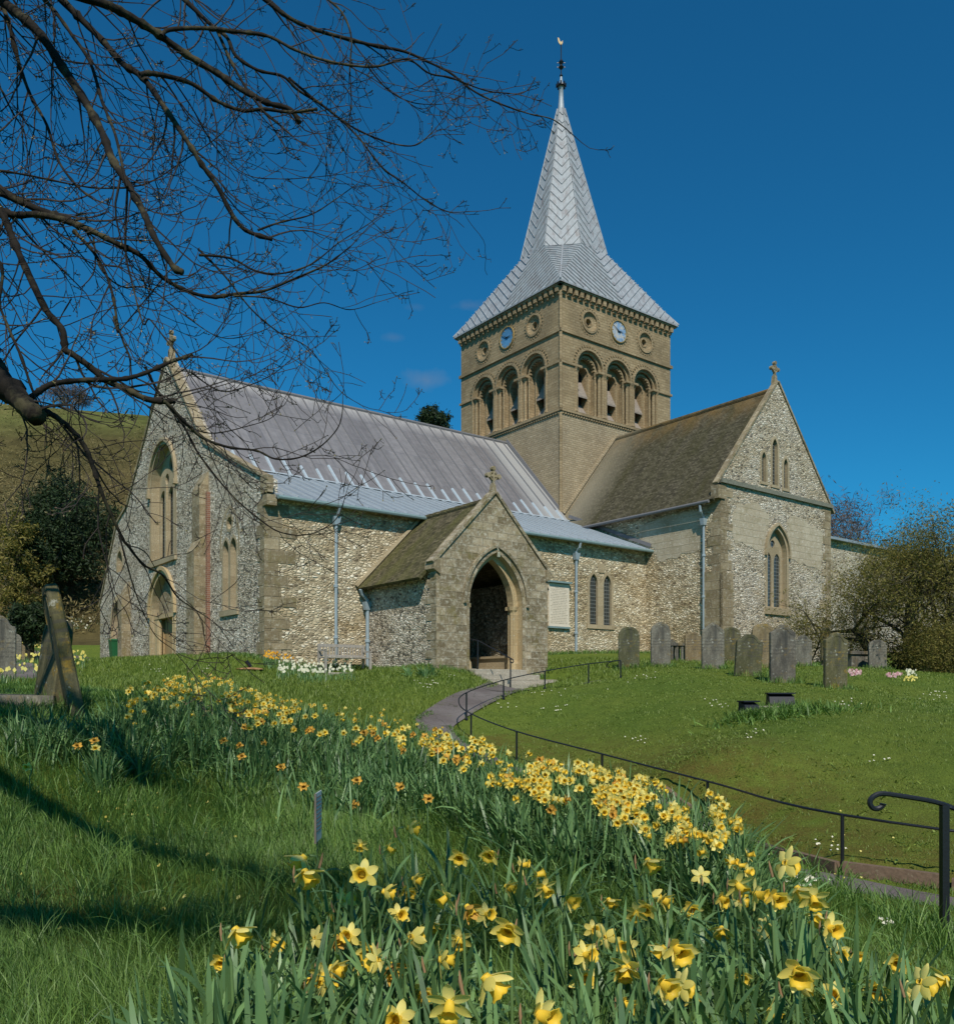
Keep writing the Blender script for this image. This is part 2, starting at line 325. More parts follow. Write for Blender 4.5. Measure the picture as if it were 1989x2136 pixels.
def leafm(name, c, hue=None, amt=.35, rough=.5, spec=.35, trans=.25):
    m = NT(name, rough, spec); c2, g = island_var(m, c, amt, hue); m.color(c2)
    if trans:
        tr = m.new('ShaderNodeBsdfTranslucent'); m.l.new(m.mix(1, c2, (1.3, 1.4, .6), 'MULTIPLY'), tr.inputs[0]); mx = m.new('ShaderNodeMixShader'); mx.inputs[0].default_value = trans
        m.l.new(m.b.outputs[0], mx.inputs[1]); m.l.new(tr.outputs[0], mx.inputs[2]); m.l.new(mx.outputs[0], m.n['Material Output'].inputs[0])
    return m.mat
M['grass'] = leafm('grass_blade', (.085, .185, .036), (.145, .235, .05), .35)
M['lawn_blade'] = leafm('lawn_blade', (.12, .195, .03), (.175, .225, .04), .3)
M['strap'] = leafm('daffodil_leaf', (.075, .165, .06), (.14, .24, .085), .35, .42, .4, .2)
M['petal'] = leafm('daffodil_petal', (.80, .66, .14), (.86, .75, .27), .12, .5, .3, .3)
M['trumpet'] = leafm('daffodil_trumpet', (.78, .50, .035), (.84, .58, .06), .12, .5, .3, .2)
M['wilted'] = leafm('wilted_petal', (.60, .34, .06), (.72, .42, .08), .2, .6, .2, .2)
M['stem'] = flat('daffodil_stem', (.10, .17, .05), .5); M['spathe'] = flat('papery_spathe', (.25, .15, .07), .8)
M['white_petal'] = leafm('white_petal', (.8, .76, .6), None, .1, .5, .3, .2)
M['orange_petal'] = leafm('orange_petal', (.75, .33, .02), (.8, .45, .03), .15, .5, .3, .2)
M['pink_petal'] = leafm('pink_petal', (.6, .25, .3), (.7, .5, .5), .2, .5, .3, .2)
M['evergreen'] = leafm('evergreen_leaf', (.014, .028, .012), (.03, .05, .018), .4, .6, .2, .1)
M['bushleaf'] = leafm('spring_leaf', (.12, .12, .028), (.20, .17, .045), .4, .6, .2, .3)
M['scrub'] = leafm('scrub_twig', (.12, .10, .04), (.21, .17, .075), .45, .8, .1, .1)
def barkm(name, c, lich):
    m = NT(name, .9, .2); o = m.ob(); n = m.noise(o, 9, 5, .7); c1 = m.mix(m.range(n, .3, .7), tuple(k*.5 for k in c), c)
    n2 = m.noise(o, 4, 4, .7); c1 = m.mix(m.range(n2, .5, .62, 0, .8), c1, lich); m.color(c1); m.bump(m.noise(m.mp(o, (1, 1, 1)), 40, 4), .6, .01); return m.mat
M['bark'] = barkm('grey_bark', (.022, .018, .014), (.075, .066, .036)); M['twig'] = flat('twig_bark', (.028, .02, .016), .8, var=.3)
M['bud'] = leafm('leaf_bud', (.10, .06, .03), (.16, .14, .05), .3, .5, .3, 0)
M['bark_pale'] = barkm('pale_bark', (.3, .27, .2), (.2, .2, .1)); M['bark_dark'] = barkm('dark_bark', (.06, .05, .03), (.06, .07, .03)); M['twig_far'] = flat('far_twigs', (.10, .075, .06), .9, var=.3)
def groundm():
    m = NT('grass_ground', .95, .1); o = m.ob(); n1 = m.noise(o, .35, 6, .6); n2 = m.noise(m.mp(o, (1, 1, 1)), 3.2, 6, .7); n3 = m.noise(o, 45, 4, .75)
    c = m.mix(m.range(n1, .35, .65), (.10, .155, .024), (.15, .19, .032)); c = m.mix(m.range(n2, .4, .68, 0, .65), c, (.072, .112, .02))
    at = m.new('ShaderNodeAttribute', attribute_name='worn').outputs['Fac']
    w = m.math('MULTIPLY', at, m.range(n2, .3, .62)); c = m.mix(w, c, (.155, .088, .028))
    c = m.mix(.85, c, m.ramp(n3, [(.28, (.45, .45, .45)), (.72, (1.5, 1.5, 1.4))]), 'MULTIPLY')
    m.color(c); m.bump(n3, 1, .03); return m.mat
M['ground'] = groundm()
def hillm():
    m = NT('hill_grass', .95, .1); o = m.ob(); n1 = m.noise(m.mp(o, (.02, .02, .05)), 1, 6, .65); n2 = m.noise(o, .5, 6, .75); x, y, z = m.xyz(o)
    top = m.range(m.math('ADD', z, m.math('MULTIPLY', n1, 22)), 42, 50)
    c = m.mix(top, (.085, .072, .026), (.095, .115, .03)); c = m.mix(m.range(n1, .45, .6, 0, .8), c, m.mix(top, (.11, .085, .035), (.13, .12, .04)))
    c = m.mix(.9, c, m.ramp(n2, [(.3, (.5, .5, .5)), (.7, (1.4, 1.4, 1.4))]), 'MULTIPLY'); m.color(c); m.bump(n2, .8, .6); return m.mat
M['hill'] = hillm()
M['soil'] = flat('bare_soil', (.35, .19, .09), .95, var=.3, bump=.4)
M['flood'] = flat('floodlight_casing', (.012, .015, .021), .55, 0, .3)
M['label_metal'] = flat('marker_plate', (.58, .62, .63), .45, .1, var=.15)
M['marker_edge'] = flat('marker_edge', (.16, .13, .1), .8); M['lamp_glass'] = flat('lamp_glass', (.3, .3, .22), .3)
# ------------------------------------------------------------------ church
church = thing('church', 'flint church with brown stone tower, lead spire and gabled porch on the rise', 'church', (TX, TY, 0), PH)
W0, S0 = west(0), south(0)
TH = 8.5                                   # side of the tower
def tower_face(mb, dark, mould, P, rev):
    cs = [2.07, 4.22, 6.37]
    mb.panel(P, rect(0, TH, 4, 20.75), [round_arch(c, .92, 14.32, 16.75) for c in cs]+[circle(c, 19.2, .5) for c in (cs[0], cs[2])], 0, .3)
    for c in cs:
        mb.panel(P, rect(c-1.0, c+1.0, 14.2, 17.8), [round_arch(c, .63, 14.32, 16.75)], .3, .28)
        mb.panel(P, rect(c-.75, c+.75, 14.2, 17.5), [round_arch(c, .34, 14.36, 16.62)], .58, .4)
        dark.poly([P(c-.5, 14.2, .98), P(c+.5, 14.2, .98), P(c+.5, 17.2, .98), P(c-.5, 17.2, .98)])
        arc = lambda r, z=16.75, n=16: [(c-r*math.cos(math.pi*k/n), z+r*math.sin(math.pi*k/n)) for k in range(n+1)]
        mould.ringband(P, arc(.92), arc(1.04), -.06, 0)
        mould.ringband(P, arc(.80), arc(.92), .10, .2)
        mould.ringband(P, arc(.63), arc(.71), .22, .3)
        mould.ringband(P, arc(.34, 16.62), arc(.43, 16.62), .5, .58)
        for k in range(19):
            a = math.pi*(k+.5)/19; r = 1.15
            q = [(c-(r+x*.045)*math.cos(a+y*.032), 16.75+(r+x*.045)*math.sin(a+y*.032)) for x, y in ((-1, -1), (1, -1), (1, 1), (-1, 1))]
            mould.prism(P, q, -.045, 0, caps=(True, False))
        for k in range(11):
            a = math.pi*(k+.5)/11; r = .60
            q = [(c-(r+x*.04)*math.cos(a+y*.07), 16.75+(r+x*.04)*math.sin(a+y*.07)) for x, y in ((-1, -1), (1, -1), (1, 1), (-1, 1))]
            mould.prism(P, q, .24, .42, caps=(True, False))
        for s in (-1, 1):                  # shafts in the jambs, with capitals and bases
            for off, dd, r in ((.82, .13, .085), (.66, .27, .055), (1.005, -.0, .05)):
                x = c+s*off; cyl = [(x, 14.45), (x, 16.42)]
                mould.tube([P(x, 14.45, dd), P(x, 16.45, dd)], r, 10)
                mould.tube([P(x, 16.42, dd), P(x, 16.5, dd), P(x, 16.62, dd)], [r+.01, r+.02, r+.07], 10)
                mould.tube([P(x, 14.33, dd), P(x, 14.45, dd)], [r+.06, r+.02], 10)
            a0, a1 = sorted((c+s*.60, c+s*1.09)); mould.prism(P, rect(a0, a1, 16.62, 16.74), -.08, .3)
            a0, a1 = sorted((c+s*.33, c+s*.45)); mould.tube([P(c+s*.42, 14.4, .55), P(c+s*.42, 16.62, .55)], .045, 8)
    for a0, a1 in ((0, cs[0]-1.09), (cs[2]+1.09, TH)): mould.prism(P, rect(a0-(.08 if a0 == 0 else 0), a1+(.08 if a1 == TH else 0), 16.62, 16.74), -.08, 0)
    mould.prism(P, rect(-.1, TH+.1, 18.2, 18.36), -.1, 0)
    mould.prism(P, rect(-.13, TH+.13, 14.14, 14.28), -.13, 0)
    for k in range(46): x = .05+k*TH/46; mould.prism(P, rect(x, x+.1, 14.02, 14.14), -.09, 0)
    for c in (cs[0], cs[2]):
        for (r0, q0), (r1, q1) in (((.5, .02), (.36, .09)), ((.36, .09), (.2, .12)), ((.2, .12), (.18, .34))):
            A, B = circle(c, 19.2, r0), circle(c, 19.2, r1)
            for k in range(24): j = (k+1) % 24; mb.poly([P(*A[k], q0), P(*A[j], q0), P(*B[j], q1), P(*B[k], q1)])
        mould.ringband(P, circle(c, 19.2, .5), circle(c, 19.2, .6), -.05, 0, closed=True)
        mould.ringband(P, circle(c, 19.2, .19), circle(c, 19.2, .25), .08, .12, closed=True)
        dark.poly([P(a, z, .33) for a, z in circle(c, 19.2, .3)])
    for c in cs:
        for k in range(24):
            a = 2*math.pi*k/24; q = [(c+(.70+x*.035)*math.cos(a+y*.05), 19.2+(.70+x*.035)*math.sin(a+y*.05)) for x, y in ((-1, -1), (1, -1), (1, 1), (-1, 1))]
            mould.prism(P, q, -.03, 0, caps=(True, False))
tw, dk, mo = MB(), MB(), MB()
tower_face(tw, dk, mo, W0, 0); tower_face(tw, dk, mo, S0, 0)
tw.poly([(TH, 0, 4), (TH, TH, 4), (TH, TH, 20.75), (TH, 0, 20.75)]); tw.poly([(0, TH, 4), (TH, TH, 4), (TH, TH, 20.75), (0, TH, 20.75)])
tw.obj('tower_wall', M['tower'], church); dk.obj('belfry_shade_sheet', M['void'], church)  # near-black sheets behind the holes: the belfry's inner shade put in as colour
mo.tube([(.0, .0, 9), (.0, .0, 20.3)], .085, 10)
mo.obj('arcade_moulding', M['tower'], church)
lowr = MB(); lowr.box(-.02, TH, -.02, TH, 7, 14.0); lowr.obj('tower_lower_stage', M['tower_low'], church)
for P in (W0, S0):
    for c in (2.07, 4.22, 6.37):
        for z0, z1 in ((15.45, 16.35), (14.5, 15.1)):
            lv = MB(); p = [P(c-.33, z1, .95), P(c+.33, z1, .95), P(c+.33, z0, .50), P(c-.33, z0, .50)]
            lv.hexa([x+Vector((0, 0, -.09)) for x in p]+p); lv.obj('belfry_louvre', M['louvre'], church)
cb = MB()
for P in (W0, S0):
    k = 0
    n = 21
    for k in range(n):
        x = -.02+(TH-.2)*k/(n-1)
        cb.prism(P, [(x, 20.2), (x+.22, 20.2), (x+.22, 20.5), (x, 20.5)], -.22, 0); cb.prism(P, rect(x+.03, x+.19, 20.08, 20.2), -.12, 0)
    cb.prism(P, rect(-.25, TH+.25, 20.5, 20.62), -.25, 0)
cb.obj('corbel_table', M['tower'], church)
# clocks
for P, mt, in ((W0, M['clock_w']), (S0, M['clock_s'])):
    d = MB(); d.prism(P, circle(4.24, 19.24, .56, 36), -.03, .05); fc = d.obj('clock_face', mt, church)
    r = MB(); r.ringband(P, circle(4.24, 19.24, .55, 36), circle(4.24, 19.24, .60, 36), -.08, 0, closed=True)
    for k in range(12):
        a = math.pi*k/6; r.prism(P, [(4.24+math.sin(a+y)*rr, 19.24+math.cos(a+y)*rr) for rr, y in ((.43, -.03), (.52, -.03), (.52, .03), (.43, .03))], -.045, -.028)
    r.obj('clock_ring', M['gold'], fc)
    for ang, ln, w in ((300, .46, .022), (86, .32, .032)):
        a = math.radians(ang); sx = -1 if P is W0 else 1      # seen from outside, the west face runs the other way
        dx, dz = math.sin(a)*sx, math.cos(a); h = MB()
        h.prism(P, [(4.24-dz*w-dx*.1, 19.24+dx*w-dz*.1), (4.24+dz*w-dx*.1, 19.24-dx*w-dz*.1), (4.24+dx*ln, 19.24+dz*ln)], -.075, -.05); h.obj('clock_hand', M['iron'], fc)
# spire: broached skirt up to an eight-sided spire, chevron lead rolls as real ridges
C0 = 4.25; ZE, ZK, ZT = 20.66, 24.45, 33.5; OV = .32; AP = 2.42
def octv(r, z, lean=0):
    out = []
    for k in range(8):
        a = math.radians(22.5+45*k); out.append(Vector((C0+r/math.cos(math.radians(22.5))*math.cos(a)+lean*-.1, C0+r/math.cos(math.radians(22.5))*math.sin(a)+lean*.1, z)))
    return out
ring, top = octv(AP, ZK), octv(.2, ZT, 1.2)
corner = {45: Vector((TH+OV, TH+OV, ZE)), 135: Vector((-OV, TH+OV, ZE)), 225: Vector((-OV, -OV, ZE)), 315: Vector((TH+OV, -OV, ZE))}
sp, rolls = MB(), MB()
def clip_line(poly2, p, d):
    """part of the ray p + t d (t >= 0) inside a convex 2-D polygon"""
    t0, t1 = 0, 1e9; n = len(poly2); area = sum(poly2[i][0]*poly2[(i+1) % n][1]-poly2[(i+1) % n][0]*poly2[i][1] for i in range(n)); sg = 1 if area > 0 else -1
    for i in range(n):
        ax, ay = poly2[i]; bx, by = poly2[(i+1) % n]; nx, ny = -(by-ay)*sg, (bx-ax)*sg
        num = nx*(p[0]-ax)+ny*(p[1]-ay); den = nx*d[0]+ny*d[1]
        if abs(den) < 1e-9:
            if num < 0: return None
            continue
        t = -num/den
        if den > 0: t0 = max(t0, t)
        else: t1 = min(t1, t)
    return (t0, t1) if t1-t0 > .03 else None
def facet(pts, k, step, w=.035, h=.035, centre=None):
    sp.poly(pts); c = sum(pts, Vector())/len(pts); n = (pts[1]-pts[0]).cross(pts[2]-pts[0]).normalized()
    if n.dot(c-Vector((C0, C0, c.z))) < 0: n = -n
    t = Vector((0, 0, 1)).cross(n).normalized(); b = n.cross(t); o = centre or c
    q = [((p-o).dot(t), (p-o).dot(b)) for p in pts]; lo = min(y for _, y in q)-8; hi = max(y for _, y in q)+8
    v = lo
    while v < hi:
        for sgn in (-1, 1):
            r = clip_line(q, (0, v), (sgn, k))
            if r:
                e0, e1 = ((sgn*r[i], v+k*r[i]) for i in (0, 1))
                rolls.bar(o+t*e0[0]+b*e0[1], o+t*e1[0]+b*e1[1], w, h, n)
        v += step
for k in range(8):                         # face k lies between corner k and k+1 of the ring, facing 45*(k+1)
    a = 45*(k+1) % 360; j = (k+1) % 8
    facet([ring[k], ring[j], top[j], top[k]], 1.25, .60, .03, .04)
    if a % 90 == 0:                        # main skirt faces
        c1, c2 = corner[(a-45) % 360], corner[(a+45) % 360]
        facet([c1, c2, ring[j], ring[k]], .95, .52, .035, .055)
    else:
        mid = (ring[k]+ring[j])/2+Vector((math.cos(math.radians(a)), math.sin(math.radians(a)), 0))*.16+Vector((0, 0, -.12))
        facet([corner[a], mid, ring[k]], .25, .3, .05, .05); facet([corner[a], ring[j], mid], .25, .3, .05, .05)
        rolls.bar(corner[a], mid, .1, .06, (0, 0, 1))
    rolls.bar(ring[k], top[k], .05, .05, ring[k]-Vector((C0, C0, ring[k].z)))
cs4 = [corner[a] for a in (45, 135, 225, 315)]
sp.poly([p+Vector((0, 0, -.02)) for p in cs4])
for i in range(4):
    p, q = cs4[i], cs4[(i+1) % 4]; sp.poly([p, q, q+Vector((0, 0, -.09)), p+Vector((0, 0, -.09))])
so = sp.obj('spire', M['lead_spire'], church); rolls.obj('spire_roll', M['lead_spire'], church)
fl = MB(); tcx, tcy = C0-.12, C0+.12
fl.lathe([(.2, 33.4), (.14, 34.1), (.13, 34.8), (.2, 34.85), (.2, 34.95), (.1, 35.0), (.06, 35.4)], 12, (tcx, tcy, 0)); fl.obj('spire_cap', M['spire_roll'], church, True)
fi = MB()
fi.lathe([(.19, 34.8), (.24, 34.86), (.24, 34.92), (.17, 34.98)], 10, (tcx, tcy, 0))
for k in range(8): a = k*math.pi/4; fi.box(tcx+.26*math.cos(a)-.03, tcx+.26*math.cos(a)+.03, tcy+.26*math.sin(a)-.03, tcy+.26*math.sin(a)+.03, 34.8, 35.02)
fi.tube([(tcx, tcy, 35), (tcx, tcy, 37.3)], .03, 8)
fi.lathe([(.03, 35.35), (.1, 35.45), (.03, 35.6)], 10, (tcx, tcy, 0)); fi.lathe([(.03, 35.8), (.16, 35.95), (.06, 36.1), (.15, 36.25), (.03, 36.45)], 10, (tcx, tcy, 0))
for z in (35.95, 36.2): fi.bar((tcx-.24*CS, tcy+.24*SN, z), (tcx+.24*CS, tcy-.24*SN, z), .03, .03); 
fi.obj('spire_finial', M['iron'], church)
wv = MB(); R_ = lambda a, z, d=0.0: Vector((tcx+CS*a-.0, tcy-SN*a, z+d*0))+Vector((SN, CS, 0))*d
wv.prism(R_, [(.04, 37.25), (.10, 37.38), (.08, 37.52), (.03, 37.42), (-.05, 37.44), (-.12, 37.64), (-.2, 37.68), (-.19, 37.52), (-.14, 37.36), (-.04, 37.25)], -.02, .02); wv.obj('weathervane', M['gold'], church)

def slab(name, quad, t, mat, parent=church):
    n = (Vector(quad[1])-Vector(quad[0])).cross(Vector(quad[2])-Vector(quad[0])).normalized()
    if n.z < 0: n = -n
    mb = MB(); q = [Vector(p) for p in quad]; mb.hexa([p-n*t for p in q]+q); return mb.obj(name, mat, parent)
def rolls_on(mb, a0, a1, lo, hi, step, w=.06, h=.05, jit=0):
    """lead rolls down a slope that spans x a0..a1 between points (y, z) lo (eave) and hi (ridge)"""
    n = Vector((0, -(hi[1]-lo[1]), hi[0]-lo[0])).normalized(); n = n if n.z > 0 else -n
    x = a0
    while x <= a1: mb.bar((x, lo[0], lo[1]), (x, hi[0], hi[1]), w, h, n); x += step
# nave and aisle roofs
RZ, RY = 13.43, 4.25
nr = slab('nave_roof', [(-18.15, -.63, 8.4), (0, -.63, 8.4), (0, RY, RZ), (-18.15, RY, RZ)], .12, M['lead_dark'])
rr = MB(); rolls_on(rr, -17.9, -.1, (-.63, 8.4), (RY, RZ), .702)
rr.tube([(-18.1, RY, RZ+.02), (0, RY, RZ+.02)], .09, 8)
rr.obj('lead_roll', M['lead_roll'], nr)
cp = MB(); x = -17.9; n = Vector((0, -5.03, 4.88)).normalized()
rc = random.Random(3)
while x < -.3:
    q = rc.uniform(.12, .2); cp.bar((x, -.64, 8.39), (x, -.64+4.88*q, 8.39+5.03*q), .12, .06, n); x += .702
cp.obj('lead_capping', M['lead_new'], nr)
slab('north_nave_roof', [(-18.15, 9.1, 8.43), (0, 9.1, 8.43), (0, RY, RZ), (-18.15, RY, RZ)], .12, M['lead_dark'])
slab('north_aisle_roof', [(-18.15, 15.0, 4.0), (0, 15.0, 4.0), (0, 11.7, 7.75), (-18.15, 11.7, 7.75)], .12, M['lead_light'])
slab('north_aisle_roof', [(-18.15, 11.7, 7.75), (0, 11.7, 7.75), (0, 9.1, 8.43), (-18.15, 9.1, 8.43)], .12, M['lead_light'])
ar = slab('aisle_roof', [(-18.15, -6.02, 6.3), (0.0, -6.02, 6.3), (0.0, -.55, 8.43), (-18.15, -.55, 8.43)], .1, M['lead_light'])
ra = MB(); rolls_on(ra, -17.9, -.1, (-6.02, 6.3), (-.6, 8.42), .53, .045, .04); ra.bar((-18.1, -.62, 8.42), (0, -.62, 8.42), .14, .05); ra.obj('lead_roll', M['spire_roll'], ar)
gt = MB(); gt.tube([(-18.1, -6.06, 6.22), (.05, -6.06, 6.22)], .07, 8); gt.obj('gutter', M['gutter'], church)
fs = MB(); fs.bar((-.02, -5.95, 6.42), (-.02, -.6, 8.6), .05, .16, (0, 0, 1)); fs.obj('lead_flashing', M['lead_roll'], church)
fs = MB(); fs.bar((-.04, .1, 9.1), (-.04, 4.3, 13.55), .1, .16, (0, -.7, .7)); fs.obj('weather_moulding', M['lead_roll'], church)
fs = MB(); fs.bar((.2, -.04, 8.9), (4.1, -.04, 13.6), .1, .14, (-.7, 0, .7)); fs.bar((8.4, -.04, 8.6), (4.1, -.04, 13.6), .1, .14, (.7, 0, .7)); fs.obj('weather_moulding', M['tower_low'], church)

# west front
XW = -18.4; WP_ = west(XW)
front = [(14.9, 0), (14.9, 4.2), (11.7, 8.0), (9.9, 8.6), (4.25, 13.75), (-.15, 9.25), (-5.67, 6.85), (-5.67, 0)]
bigw = pointed(4.75, 1.6, 5.45, 8.55, 10.3, 10); wdoor = pointed(4.8, 1.5, .9, 3.15, 4.85, 8)
nd = pointed(11.5, 1.05, .9, 3.1, 4.3, 8); nw = pointed(11.25, .45, 5.65, 6.1, 6.65, 6)
swL = [pointed(c, .27, 2.78, 4.9, 5.3, 5) for c in (-2.32, -3.02)]; quat = circle(-2.67, 5.85, .22, 12)
wf = MB(); wf.panel(WP_, front, [bigw, wdoor, nd, nw, quat]+swL, 0, .5, mr=1)
for i in range(len(front)-1):
    (a, z), (b, y) = front[i], front[i+1]; wf.poly([WP_(a, z), WP_(b, y), WP_(b, y, .45), WP_(a, z, .45)], 0)
wf.panel(WP_, front, [], .6, 0) if False else None
wf.obj('west_wall', [M['flint_grey'], M['dressed']], church)
def coping(name, P, segs, t=.1, d0=-.07, d1=.28, mat=None):
    mb = MB()
    for (a0, z0), (a1, z1) in segs:
        n = Vector((-(z1-z0), a1-a0)).normalized()
        if n.y < 0: n = -n
        mb.prism(P, [(a0, z0), (a1, z1), (a1+n.x*t, z1+n.y*t), (a0+n.x*t, z0+n.y*t)], d0, d1)
    return mb.obj(name, mat or M['quoin'], church)
coping('gable_coping', WP_, [(front[i], front[i+1]) for i in range(1, 6)])
kn = MB(); kn.prism(WP_, rect(-6.0, -5.5, 6.35, 6.9), -.08, .15); kn.prism(WP_, rect(-5.95, -5.6, 5.95, 6.3), -.05, .3); kn.obj('kneeler', M['quoin'], church)
def arch_frame(mb, P, c, hw, z0, zs, zt, wd, d0, d1, n=10):
    i = arch_line(c, hw, zs, zt, n); o = arch_line(c, hw+wd, zs, zt+wd*1.15, n)
    mb.ringband(P, [(c-hw, z0)]+i+[(c+hw, z0)], [(c-hw-wd, z0)]+o+[(c+hw+wd, z0)], d0, d1)
fr = MB(); arch_frame(fr, WP_, 4.75, 1.6, 5.45, 8.55, 10.3, .16, -.02, .01)
arch_frame(fr, WP_, 4.75, 1.72, 8.45, 8.55, 10.42, .14, -.12, .01); fr.prism(WP_, rect(2.95, 6.55, 5.25, 5.47), -.1, .5)
for x in (3.0, 6.5): fr.prism(WP_, rect(x-.12, x+.12, 8.3, 8.5), -.16, 0)
big = fr.obj('west_window', M['dressed'], church)
tr = MB(); PD = west(XW+.38)
for x in (4.2, 5.3): tr.prism(PD, rect(x-.09, x+.09, 5.47, 8.7), -.1, .12)
tr.panel(PD, bigw, [pointed(c, .40, 5.55, 8.1, 8.6, 5) for c in (3.68, 4.75, 5.82)]+[circle(4.2, 9.0, .24, 12), circle(5.3, 9.0, .24, 12), circle(4.75, 9.55, .28, 12)], -.02, .1); tr.obj('tracery', M['dressed'], big)
g = MB(); g.prism(west(XW+.5), bigw, 0, .05); g.obj('glass', M['glass'], big)
# west doorway
fr = MB(); arch_frame(fr, WP_, 4.8, 1.5, .9, 3.15, 4.85, .2, -.03, .01); arch_frame(fr, WP_, 4.8, 1.66, 3.1, 3.15, 5.02, .14, -.12, .01)
fr.prism(WP_, rect(3.3, 6.3, 3.0, 3.16), .1, .5); fr.prism(WP_, rect(3.3, 3.75, .9, 3.0), .12, .5); fr.prism(WP_, rect(5.85, 6.3, .9, 3.0), .12, .5)
for x in (3.85, 5.75): fr.tube([WP_(x, .9, .2), WP_(x, 3.0, .2)], .09, 8)
dr = fr.obj('west_doorway', M['ochre'], church)
tm = MB(); tm.prism(west(XW+.3), [(3.35, 3.16)]+arch_line(4.8, 1.44, 3.17, 4.8, 8)+[(6.25, 3.16)], 0, .1); tm.obj('tympanum', M['quoin'], dr)
d = MB(); d.prism(west(XW+.42), rect(3.75, 4.78, .9, 3.0), 0, .06); d.prism(west(XW+.42), rect(4.82, 5.85, .9, 3.0), 0, .06); d.obj('door', M['door_pale'], dr)
fr = MB(); arch_frame(fr, WP_, 11.5, 1.05, .9, 3.1, 4.3, .24, -.04, .01); nr_ = fr.obj('aisle_doorway', M['ochre'], church)
d = MB(); d.prism(west(XW+.46), nd, 0, .05); d.obj('door', M['door_red'], nr_)
fr = MB(); arch_frame(fr, WP_, 11.25, .45, 5.65, 6.1, 6.65, .16, -.02, .01); sm = fr.obj('aisle_window', M['dressed'], church)
d = MB(); d.prism(west(XW+.4), nw, 0, .05); d.obj('glass', M['glass'], sm)
fr = MB()
for c in (-2.32, -3.02): arch_frame(fr, WP_, c, .27, 2.78, 4.9, 5.3, .1, -.012, .01, 5)
fr.ringband(WP_, quat, circle(-2.67, 5.85, .34, 12), -.012, .01, closed=True); fr.prism(WP_, rect(-3.5, -1.85, 2.58, 2.78), -.07, .3)
arch_frame(fr, WP_, -2.67, .78, 4.6, 5.3, 6.35, .12, -.008, .01, 6)
aw = fr.obj('aisle_window', M['dressed'], church)
d = MB(); [d.prism(west(XW+.24), q, 0, .04) for q in swL+[quat]]; d.obj('glass', M['glass'], aw)
bt = MB(); bt.prism(WP_, rect(-.62, .18, 0, 5.1), -.55, 0); bt.prism(WP_, rect(-.62, .18, 5.1, 7.4), -.35, 0)
def wedge(mb, a0, a1, z0, z1, dd):
    mb.hexa([WP_(a0, z0, -dd), WP_(a1, z0, -dd), WP_(a1, z0, 0), WP_(a0, z0, 0), WP_(a0, z0+.01, -dd), WP_(a1, z0+.01, -dd), WP_(a1, z1, 0), WP_(a0, z1, 0)])
wedge(bt, -.62, .18, 7.4, 8.1, .35); bt.hexa([WP_(a, z, d) for a, z, d in ((-.62, 5.1, -.55), (.18, 5.1, -.55), (.18, 5.1, -.35), (-.62, 5.1, -.35), (-.62, 5.11, -.55), (.18, 5.11, -.55), (.18, 5.5, -.35), (-.62, 5.5, -.35))])
bt.obj('buttress', M['quoin'], church); bt = MB(); bt.prism(WP_, rect(9.45, 10.1, 0, 4.2), -.4, 0); wedge(bt, 9.45, 10.1, 4.2, 5.0, .4)
bt.obj('buttress', M['quoin'], church)
bk = MB(); bk.prism(WP_, rect(-.78, -.64, 1, 7.3), -.12, 0); bk.obj('brick_strip', M['brick'], church)
def quoins(mb, P, a, sgn, z0, z1, h=.36, w0=.5, w1=.85, proud=.02, seed=1):
    r = random.Random(seed); z = z0; k = 0
    while z < z1:
        hh = h*r.uniform(.8, 1.2); w = (w0 if k % 2 else w1)*r.uniform(.8, 1.15); mb.prism(P, rect(*sorted((a, a+sgn*w)), z, min(z1, z+hh-.012)), -proud*r.uniform(.8, 1.2), 0); z += hh; k += 1
YA = -5.67; AP_ = south(YA)
q = MB(); quoins(q, WP_, YA+.0, 1, .5, 6.2, seed=4, w0=.35, w1=.6); q.obj('quoins', M['quoin'], church)
q = MB(); quoins(q, AP_, XW-.02, 1, .5, 6.1, w0=.55, w1=1.0, seed=5); q.obj('quoins', M['quoin'], church)
# south aisle wall
awin = [pointed(c, .24, 2.78, 4.5, 4.98, 6) for c in (-3.36, -2.52)]
aw_ = MB(); aw_.panel(AP_, rect(XW, 0, 0, 6.35), awin+[rect(-12.9, -11.5, .6, 3.0)], 0, .25, mr=1); aw_.obj('south_aisle_wall', [M['flint_warm'], M['dressed']], church)
fr = MB(); [arch_frame(fr, AP_, c, .24, 2.78, 4.5, 4.98, .13, -.015, .01, 6) for c in (-3.36, -2.52)]; fr.prism(AP_, rect(-3.1, -2.78, 2.78, 4.6), -.014, .2)
fr.prism(AP_, rect(-3.78, -2.1, 2.6, 2.78), -.05, .2); fr.prism(AP_, rect(-3.1, -2.72, 5.05, 5.45), -.03, 0)
aw2 = fr.obj('lancet_window', M['dressed'], church); d = MB(); [d.prism(south(YA+.1), w_, 0, .04) for w_ in awin]; d.obj('glass', M['glass'], aw2)
d = MB(); d.prism(AP_, rect(-12.9, -11.5, .6, 3.0), .2, .25); d.obj('inner_door', M['door_red'], church)
nz = MB(); nz.poly([(XW, 14.9, 0), (0, 14.9, 0), (0, 14.9, 4.2), (XW, 14.9, 4.2)]); nz.poly([(0, TH, 0), (0, 14.9, 0), (0, 14.9, 4), (0, 11.7, 7.7), (0, TH, 8.5)]); nz.obj('north_aisle_wall', M['flint_grey'], church)
